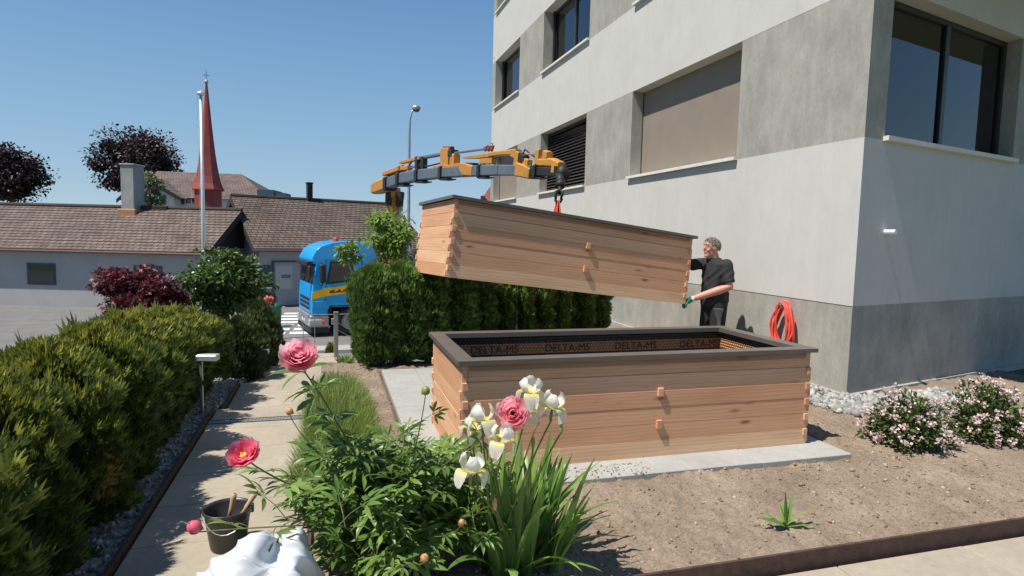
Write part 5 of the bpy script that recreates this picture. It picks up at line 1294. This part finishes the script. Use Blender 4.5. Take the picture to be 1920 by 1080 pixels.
# ================================================================== GATE, LAMPS, FLAGPOLE
def onv(u, v, x, y):   # height seen at (u, v) above the spot (x, y)
    r = fw + ca*(u-960)/FPX - cb*(v-540)/FPX; k = ((x-CAM[0])*r[0]+(y-CAM[1])*r[1])/(r[0]**2+r[1]**2); return CAM[2]+r[2]*k
c = G(630, 672, -.47); t = thing('garden_gate', 'galvanised wire gate on a square post at the foot of the path', 'gate', (c[0], c[1], -.5), R(4))
zt = onv(628, 586, c[0], c[1])+.5
b = MB(); b.box(-.035, .035, -.035, .035, -.6, zt, .006); b.box(-.04, .04, -.04, .04, zt, zt+.012, .003); b.build('post', M_galv, t)
b = MB(); zz = zt-.03
for (a, d_) in (((-.52, 0, zz), (-.04, 0, zz)), ((-.52, 0, -.35), (-.52, 0, zz)), ((-.34, 0, -.35), (-.34, 0, zz)), ((-.52, 0, .0), (-.04, 0, .0))): b.tube([a, d_], .006, 6)
b.build('gate_frame', M_galv, t)
b = MB(); b.tube([(.04, 0, zz), (.35, 0, zz)], .007, 6); b.tube([(.0, 0, zz-.12), (.28, -.0, zz-.30)], .008, 6); b.tube([(0, 0, zz-.25), (.28, 0, zz-.42)], .008, 6); b.build('brace', M_galv, t)
b = MB(); b.box(-.075, -.035, -.025, .025, zt-.20, zt-.10, .005); b.build('latch', M_galv, t)
c = P(970, 520, 9.0); t = thing('fence_post', 'thin galvanised post standing in the gap of the dark hedge', 'post', (c[0], c[1], -.2)); b = MB(); b.tube([(0, 0, 0), (0, 0, c[2]+.25)], .025, 10); b.lathe([(.028, 0), (.028, .01), (0, .02)], 10, (0, 0, c[2]+.25)); b.build('pole', M_galv, t)
c = P(770, 470, 10.2); t = thing('fence_post', 'thin galvanised post beside the young tree', 'post', (c[0], c[1], -1.0)); b = MB(); b.tube([(0, 0, 0), (0, 0, P(770, 448, 10.2)[2]+1)], .03, 10); b.build('pole', M_galv, t)
c = P(382, 470, 20.0); pt = P(373, 184, 20.0); t = thing('flagpole', 'tall slim aluminium flagpole in front of the tiled barn', 'flagpole', (c[0], c[1], -2.1))
b = MB(); b.tube([(0, 0, 0), (0, 0, 4), (0, 0, pt[2]+2.1)], [.075, .065, .042], 14); b.build('pole', M_alu, t, True)
b = MB(); b.lathe([(.05, 0), (.12, .02), (.13, .05), (.11, .09), (.03, .13), (.01, .17), (0, .17)], 16, (0, 0, pt[2]+2.1)); b.build('finial', M_alu, t, True)
b = MB(); b.tube([(-.11, 0, pt[2]+2.1), (-.09, 0, 1.2)], .006, 5); b.build('halyard', M_galv, t)
c = P(766, 420, 27.0); pt = P(775, 205, 27.0); t = thing('street_lamp', 'tall street lamp with a curved neck rising behind the crane', 'street lamp', (c[0], c[1], -2.1))
H_ = pt[2]+2.1; b = MB(); b.tube([(0, 0, 0), (0, 0, H_*.5), (0, 0, H_-1.0), (.02, 0, H_-.5), (.10, 0, H_-.18), (.20, 0, H_-.06)], [.085, .07, .055, .045, .04, .04], 12); b.build('pole', M_galv, t, True)
b = MB(); b.ball((.28, -.05, H_-.02), .19, .16, .13, 16, 8); b.build('lamp_head', M_galv, t, True)
b = MB(); b.ball((.29, -.06, H_-.10), .14, .12, .10, 14, 8); b.build('lamp_glass', M_pane, t, True)
c = P(268, 602, 14.0); t = thing('utility_box', 'small white box with a yellow edge half hidden behind the left hedge', 'cabinet', (c[0], c[1], -2.15))
hz_ = c[2]+2.15+.06; b = MB(); b.box(-.16, .20, -.15, .15, 0, hz_-.03, .01); b.build('case', M_whitep, t); b = MB(); b.box(-.18, .22, -.17, .17, hz_-.03, hz_, .008); b.build('lid', M_whitep, t); b = MB(); b.box(-.19, -.10, -.18, .18, hz_-.08, hz_+.004, .01); b.build('yellow_edge', M_yellow, t)
c = G(519, 612, -2.1); t = thing('green_bin', 'dark green bin at the roadside behind the path hedge', 'bin', (c[0]-.05, c[1], -2.1)); b = MB(); b.lathe([(0, 0), (.20, 0), (.24, .75), (.26, .76), (.26, .80), (.2, .9), (0, .93)], 18); b.build('drum', plain('dark green plastic', (.01, .10, .06), .5, .1), t, True); b = MB(); b.tube([(-.1, 0, .9), (-.1, 0, .97), (.1, 0, .97), (.1, 0, .9)], .012, 6); b.build('grip', M_black, t)

# ================================================================== BARNS, HOUSES, CHURCH
def tiled(b, e0, e1, r0, r1, rows, lift=.035):
    """a roof slope of overlapping courses between eave e0-e1 and ridge r0-r1; returns uv per vertex"""
    e0, e1, r0, r1 = [Vector(x) for x in (e0, e1, r0, r1)]
    for i in range(rows):
        f0, f1 = i/rows, (i+1.12)/rows; f1 = min(f1, 1.0)
        a, c_, d_, g_ = e0.lerp(r0, f0), e1.lerp(r1, f0), e1.lerp(r1, f1), e0.lerp(r0, f1)
        nrm = (c_-a).cross(g_-a).normalized(); nrm = nrm if nrm.z > 0 else -nrm
        up_ = nrm*lift; b.add([a+up_, c_+up_, d_+nrm*.004, g_+nrm*.004, a, c_], [(0, 1, 2, 3), (4, 5, 1, 0)], .5)
def uvroof(o, ax, ay):
    me = o.data; uv = me.uv_layers.new(name='UVMap'); ax = Vector(ax).normalized(); ay = Vector(ay).normalized()
    for lp in me.loops:
        v = me.vertices[lp.vertex_index].co; uv.data[lp.index].uv = (v.dot(ax), v.dot(ay))
def barn(name, label, org, rz, L0, L1, D, ze, zr, mat_r, rows, over=.35, hipR=0):
    """org on the front wall line; length L0..L1 along x, depth D along y"""
    t = thing(name, label, 'building', tuple(org), rz)
    b = MB(); b.box(L0, L1, 0, D, -.3, ze+.02); 
    b.prism([(0, ze), (D, ze), (D/2, zr-.12)], L0, L1, 'x'); b.build('wall', M_barn, t)
    sl_ = (zr-ze)/(D/2); eo = over
    ef = ze-sl_*eo; x0, x1 = L0-.35, L1+.35
    b = MB(); tiled(b, (x0, -eo, ef+.1), (x1, -eo, ef+.1), (x0, D/2, zr), (x1-hipR, D/2, zr), rows); tiled(b, (x0, D+eo, ef+.1), (x1, D+eo, ef+.1), (x0, D/2, zr), (x1-hipR, D/2, zr), rows)
    if hipR: tiled(b, (x1, -eo, ef+.1), (x1, D+eo, ef+.1), (x1-hipR, D/2, zr), (x1-hipR, D/2, zr), rows)
    o = b.build('roof', mat_r, t, fix=False); uvroof(o, (1, 0, 0), (0, D/2, zr-ze))
    b = MB(); b.tube([(x0, D/2, zr+.03), (x1-hipR, D/2, zr+.03)], .11, 8); b.build('ridge_tiles', mat_r, t)
    if not hipR:
        for xx in (x0, x1-.05):
            b = MB(); b.prism([(-eo, ef-.22), (-eo, ef+.08), (D/2, zr-.02), (D+eo, ef+.08), (D+eo, ef-.22), (D/2, zr-.36)], xx, xx+.05, 'x')
            b.build('verge_board', M_verge, t)
        b = MB(); b.prism([(.1, ze), (D-.1, ze), (D/2, zr-.35)], L1+.01, L1+.06, 'x'); b.build('gable_shade', M_verge, t)  # near-black sheet puts the shade of this gable end into its colour
    b = MB(); b.tube([(x0, -eo-.06, ef+.03), (x1, -eo-.06, ef+.03)], .06, 8); b.build('gutter', plain('brown gutter', (.13, .07, .055), .5, .1) if 'gutter' not in MATS else MATS['brown gutter'], t)
    b = MB(); b.box(x0+.2, x1-.2, -eo, 0, ef-.02, ef+.0); b.build('soffit', M_barnd, t)
    return t
# right hand barn
o_ = G(538, 573, -2.1); rzR = R(20)
zeR = onv(538, 470, o_[0], o_[1])+2.1+.25
tR = barn('barn', 'long barn with grey brown tiled roof and grey doors behind the blue truck', o_, rzR, -1.3, 7.6, 8.6, zeR, zeR+2.52, M_tileR, 24, .45)
b = MB(); b.box(-.62, .68, -.06, -.002, .02, 2.18); bevel(b.build('door', M_barnd, tR), .01); d_ = bpy.data.objects['door']
b = MB(); b.box(-.58, .26, -.075, -.062, .85, 2.02, .004); b.build('door_panel', plain('pale grey panel', (.40, .425, .43), .6, .04), d_)
b = MB(); b.box(-.28, .16, -.085, -.076, 1.40, 1.56); b.build('sign', plain('dark sign plate', (.10, .11, .11), .6, .1), d_)
b = MB()
for i, wd_ in enumerate((.03, .02, .035, .025, .03)): b.box(-.24+i*.075, -.24+i*.075+wd_, -.088, -.0865, 1.45, 1.52)
b.build('sign_marks', M_barnd, d_)
b = MB(); b.box(-.73, -.63, -.12, -.002, .02, 2.25); b.box(.69, .76, -.1, -.002, .02, 2.25); b.box(-.63, .69, -.1, -.002, 2.19, 2.25); b.build('door_frame', M_shutter, tR)
wb = MB(); wb.box(-1.28, -.78, -.04, -.002, .95, 2.05); wo_ = wb.build('window', M_shutter, tR); b = MB(); b.box(-1.22, -.84, -.05, -.041, 1.02, 1.28); b.build('pane', M_glass, wo_); b = MB(); b.box(-1.30, -.76, -.12, -.002, .90, .95); b.box(-1.28, -.78, -.055, -.041, 1.30, 1.36); b.build('sill', M_whitep, wo_)
for xx in (2.4, 4.6, 6.4):
    b = MB(); b.box(xx, xx+1.2, -.04, -.002, .9, 2.0); wo_ = b.build('window', M_shutter, tR); b = MB(); b.box(xx+.07, xx+1.13, -.05, -.041, .98, 1.92); b.build('pane', M_glass, wo_)
c = P(559, 362, 37); cl_ = tR.matrix_basis.inverted() @ Vector(c); b = MB(); b.box(cl_.x-.14, cl_.x+.14, 4.1, 4.4, zeR+2.2, cl_.z+.45); b.box(cl_.x-.17, cl_.x+.17, 4.07, 4.43, cl_.z+.45, cl_.z+.52); b.build('chimney', M_verge, tR)
# left hand barn
o_ = G(440, 583, -2.1); o_ = CAM+(o_-CAM)*1.0; rzL = R(-16.6)
zeL = onv(340, 476, *(o_+np.array([math.cos(rzL), math.sin(rzL), 0])*-2.5)[:2])+2.1+.22
tL = barn('barn', 'low barn with brown tiled roof left of the flagpole', o_, rzL, -22, -1.35, 6.4, zeL, zeL+1.92, M_tileL, 16, .40)
b = MB(); b.box(-6.75, -6.1, 2.6, 3.5, zeL+1.3, zeL+4.0, .02); b.box(-6.8, -6.05, 2.55, 3.55, zeL+4.0, zeL+4.08, .02); b.build('chimney', M_chim, tL)
b = MB(); b.box(-6.9, -6.0, 2.5, 3.65, zeL+1.35, zeL+1.84, .03); b.build('chimney_flashing', plain('copper flashing', (.40, .19, .09), .6, .2), tL)
b = MB(); b.box(-5.95, -4.7, 3.0, 3.5, zeL+1.7, zeL+2.06, .04); b.build('ridge_cap', M_verge, tL)
for xx in (-4.6, -9.5, -14):
    b = MB(); b.box(xx, xx+1.3, -.04, -.002, 1.0, 2.0); wo_ = b.build('window', M_shutter, tL); b = MB(); b.box(xx+.07, xx+1.23, -.05, -.041, 1.07, 1.93); b.build('pane', M_glass, wo_)

# pale house with a broad brown roof
o_ = P(345, 388, 60.0); o_[2] = -2.2; t = thing('pale_house', 'pale house with broad brown roof and blue grey shutters behind the church spire', 'house', tuple(o_), R(-10))
def hx_(u, v, d): return t.matrix_basis.inverted() @ Vector(P(u, v, d))
zE = hx_(345, 366, 60).z; zR = hx_(345, 322, 64).z; xL = hx_(268, 360, 60).x; xR_ = hx_(500, 360, 60).x; xh = hx_(432, 340, 62).x
b = MB(); b.box(xL, xR_, 0, 10, 0, zE); b.build('wall', M_pale_w, t)
b = MB(); tiled(b, (xL-.5, -.6, zE-.3), (xR_+.5, -.6, zE-.3), (xL-.5, 5, zR), (xh, 5, zR), 22, .03); tiled(b, (xR_+.5, -.6, zE-.3), (xR_+.5, 10.6, zE-.3), (xh, 5, zR), (xh, 5, zR), 22, .03); tiled(b, (xL-.5, 10.6, zE-.3), (xR_+.5, 10.6, zE-.3), (xL-.5, 5, zR), (xh, 5, zR), 22, .03)
o = b.build('roof', M_tileH, t, fix=False); uvroof(o, (1, 0, 0), (0, 5, zR-zE))
ga, gl_, gr_ = hx_(277, 331, 58.5), hx_(236, 372, 58.5), hx_(338, 368, 58.5)
b = MB(); b.prism([(gl_.x+.4, 0), (gr_.x-.5, 0), (gr_.x-.5, gr_.z+.1), (ga.x, ga.z-.3), (gl_.x+.4, gl_.z+.1)], -1.6, 1.0, 'y'); b.build('gable_wall', M_pale_w, t)
b = MB(); tiled(b, (gr_.x+.3, -2.0, gr_.z-.2), (gr_.x+.3, 4.0, gr_.z-.2), (ga.x, -2.0, ga.z), (ga.x, 4.0, ga.z), 14, .03); tiled(b, (gl_.x-.3, -2.0, gl_.z-.2), (gl_.x-.3, 4.0, gl_.z-.2), (ga.x, -2.0, ga.z), (ga.x, 4.0, ga.z), 14, .03); o = b.build('gable_roof', M_tileH, t, fix=False); uvroof(o, (0, 1, 0), (1, 0, .6))
b = MB(); b.prism([(gl_.x-.3, gl_.z-.5), (gl_.x-.3, gl_.z-.15), (ga.x, ga.z+.05), (gr_.x+.3, gr_.z-.15), (gr_.x+.3, gr_.z-.5), (ga.x, ga.z-.45)], -2.06, -2.0, 'y'); b.build('barge_board', M_verge, t)
for (u, wd_, yy, z0, z1) in ((292, .9, -1.62, 366, 384), (347, 1.2, -.02, 368, 382), (452, .8, -.02, 372, 384)):
    a0 = hx_(u, z1, 58.5); a1 = hx_(u, z0, 58.5); b = MB(); b.box(a0.x-wd_/2, a0.x+wd_/2, yy-.06, yy, a0.z, a1.z); w_ = b.build('window', M_whitep, t); b = MB(); b.box(a0.x-wd_/2+.08, a0.x-.05, yy-.08, yy-.061, a0.z+.08, a1.z-.08); b.box(a0.x+.05, a0.x+wd_/2-.08, yy-.08, yy-.061, a0.z+.08, a1.z-.08); b.build('pane', M_glass, w_)
    for s_ in (-1, 1): b = MB(); b.box(a0.x+s_*(wd_/2+.32)-.28, a0.x+s_*(wd_/2+.32)+.28, yy-.06, yy, a0.z, a1.z); b.build('shutter', M_shutter, t)
b = MB(); q0 = hx_(462, 361, 57); q1 = hx_(494, 351, 57); b.box(q0.x, q1.x, -.4, 3, q0.z-.3, q1.z); q0 = hx_(498, 362, 57); q1 = hx_(516, 357, 57); b.box(q0.x, q1.x, -.4, 2, q0.z-.3, q1.z); b.build('dormer', M_shutter, t)
# church spire
o_ = P(391, 388, 46.0); o_[2] = -2.2; t = thing('church_spire', 'slender red church spire with a cross behind the brown roofs', 'church', tuple(o_), R(-16.6+22.5))
def zof(v): return P(390, v, 46.0)[2]+2.2
pxm = 46.0/FPX
b = MB(); b.lathe([(24*pxm*1.02, 0), (24*pxm*1.02, zof(352))], 8, M=Euler((0, 0, R(22.5))).to_matrix().to_4x4()); b.build('tower', M_tower, t)
b = MB(); prof = [(28.5, 357), (28.2, 355), (24, 345), (20.5, 332), (17.5, 315), (14.5, 295), (11.5, 268), (8.2, 235), (5.2, 200), (3.2, 175), (1.8, 160)]
b.lathe([(24*pxm, zof(355))]+[(r_*pxm*1.03, zof(v)) for r_, v in prof], 8, M=Euler((0, 0, R(22.5))).to_matrix().to_4x4()); b.build('spire', M_spire, t)
b = MB(); b.lathe([(0, zof(161)), (3*pxm, zof(160)), (3.4*pxm, zof(157.5)), (2*pxm, zof(155)), (0, zof(154))], 10); b.build('ball', M_galv, t, True)
b = MB(); b.box(-.03, .03, -.03, .03, zof(156), zof(138)); b.box(-.18, .18, -.03, .03, zof(147), zof(145.4)); b.build('cross', M_galv, t)
# red roof seen at the far edge of the block
o_ = P(902, 372, 44.0); o_[2] = -2.2; t = thing('red_roofed_house', 'red tiled roof edge beyond the far corner of the apartment block', 'house', tuple(o_), R(-16.6))
za = P(922, 338, 44)[2]+2.2; zb = P(903, 374, 44)[2]+2.2
b = MB(); b.box(.2, 6, 0, 7, 0, zb); b.build('wall', M_pale_w, t)
b = MB(); tiled(b, (.0, -.3, zb-.1), (6.4, -.3, zb-.1), (.85, 3.0, za+.25), (6.4, 3.0, za+.25), 12, .03); tiled(b, (.0, -.3, zb-.1), (.0, 7.3, zb-.1), (.85, 3.0, za+.25), (.85, 4.0, za+.25), 12, .03); o = b.build('roof', M_tileX, t, fix=False); uvroof(o, (1, 0, 0), (0, 1, .8))
b = MB(); b.box(-.02, .32, -.4, -.1, zb-.1, zb+.25, .03); b.build('chimney', M_tileX, t)
# distant trees and houses closing the horizon
rng = np.random.default_rng(77)
for i, (u, d, r_) in enumerate(((60, 120, 7), (150, 110, 6), (840, 130, 2.2), (600, 140, 2.5))):
    c = P(u, 400, d); c[2] = 1.2; tree('distant_tree', ['rounded distant tree far left behind the barn roof', 'second distant tree behind the barn roof', 'low distant tree between the barn and the block', 'low distant tree hidden behind the long barn'][i], 'tree', (c[0], c[1], -2.2), c, (r_, r_, 2.6 if i < 2 else 1.6), 1600, .6, M_hazy, 20, T_OVAL, .25, .7, 20+i, 'trees on the horizon')
# hide editing helpers that carry no geometry
for o in bpy.data.objects:
    if o.type == 'EMPTY': o.empty_display_size = .1
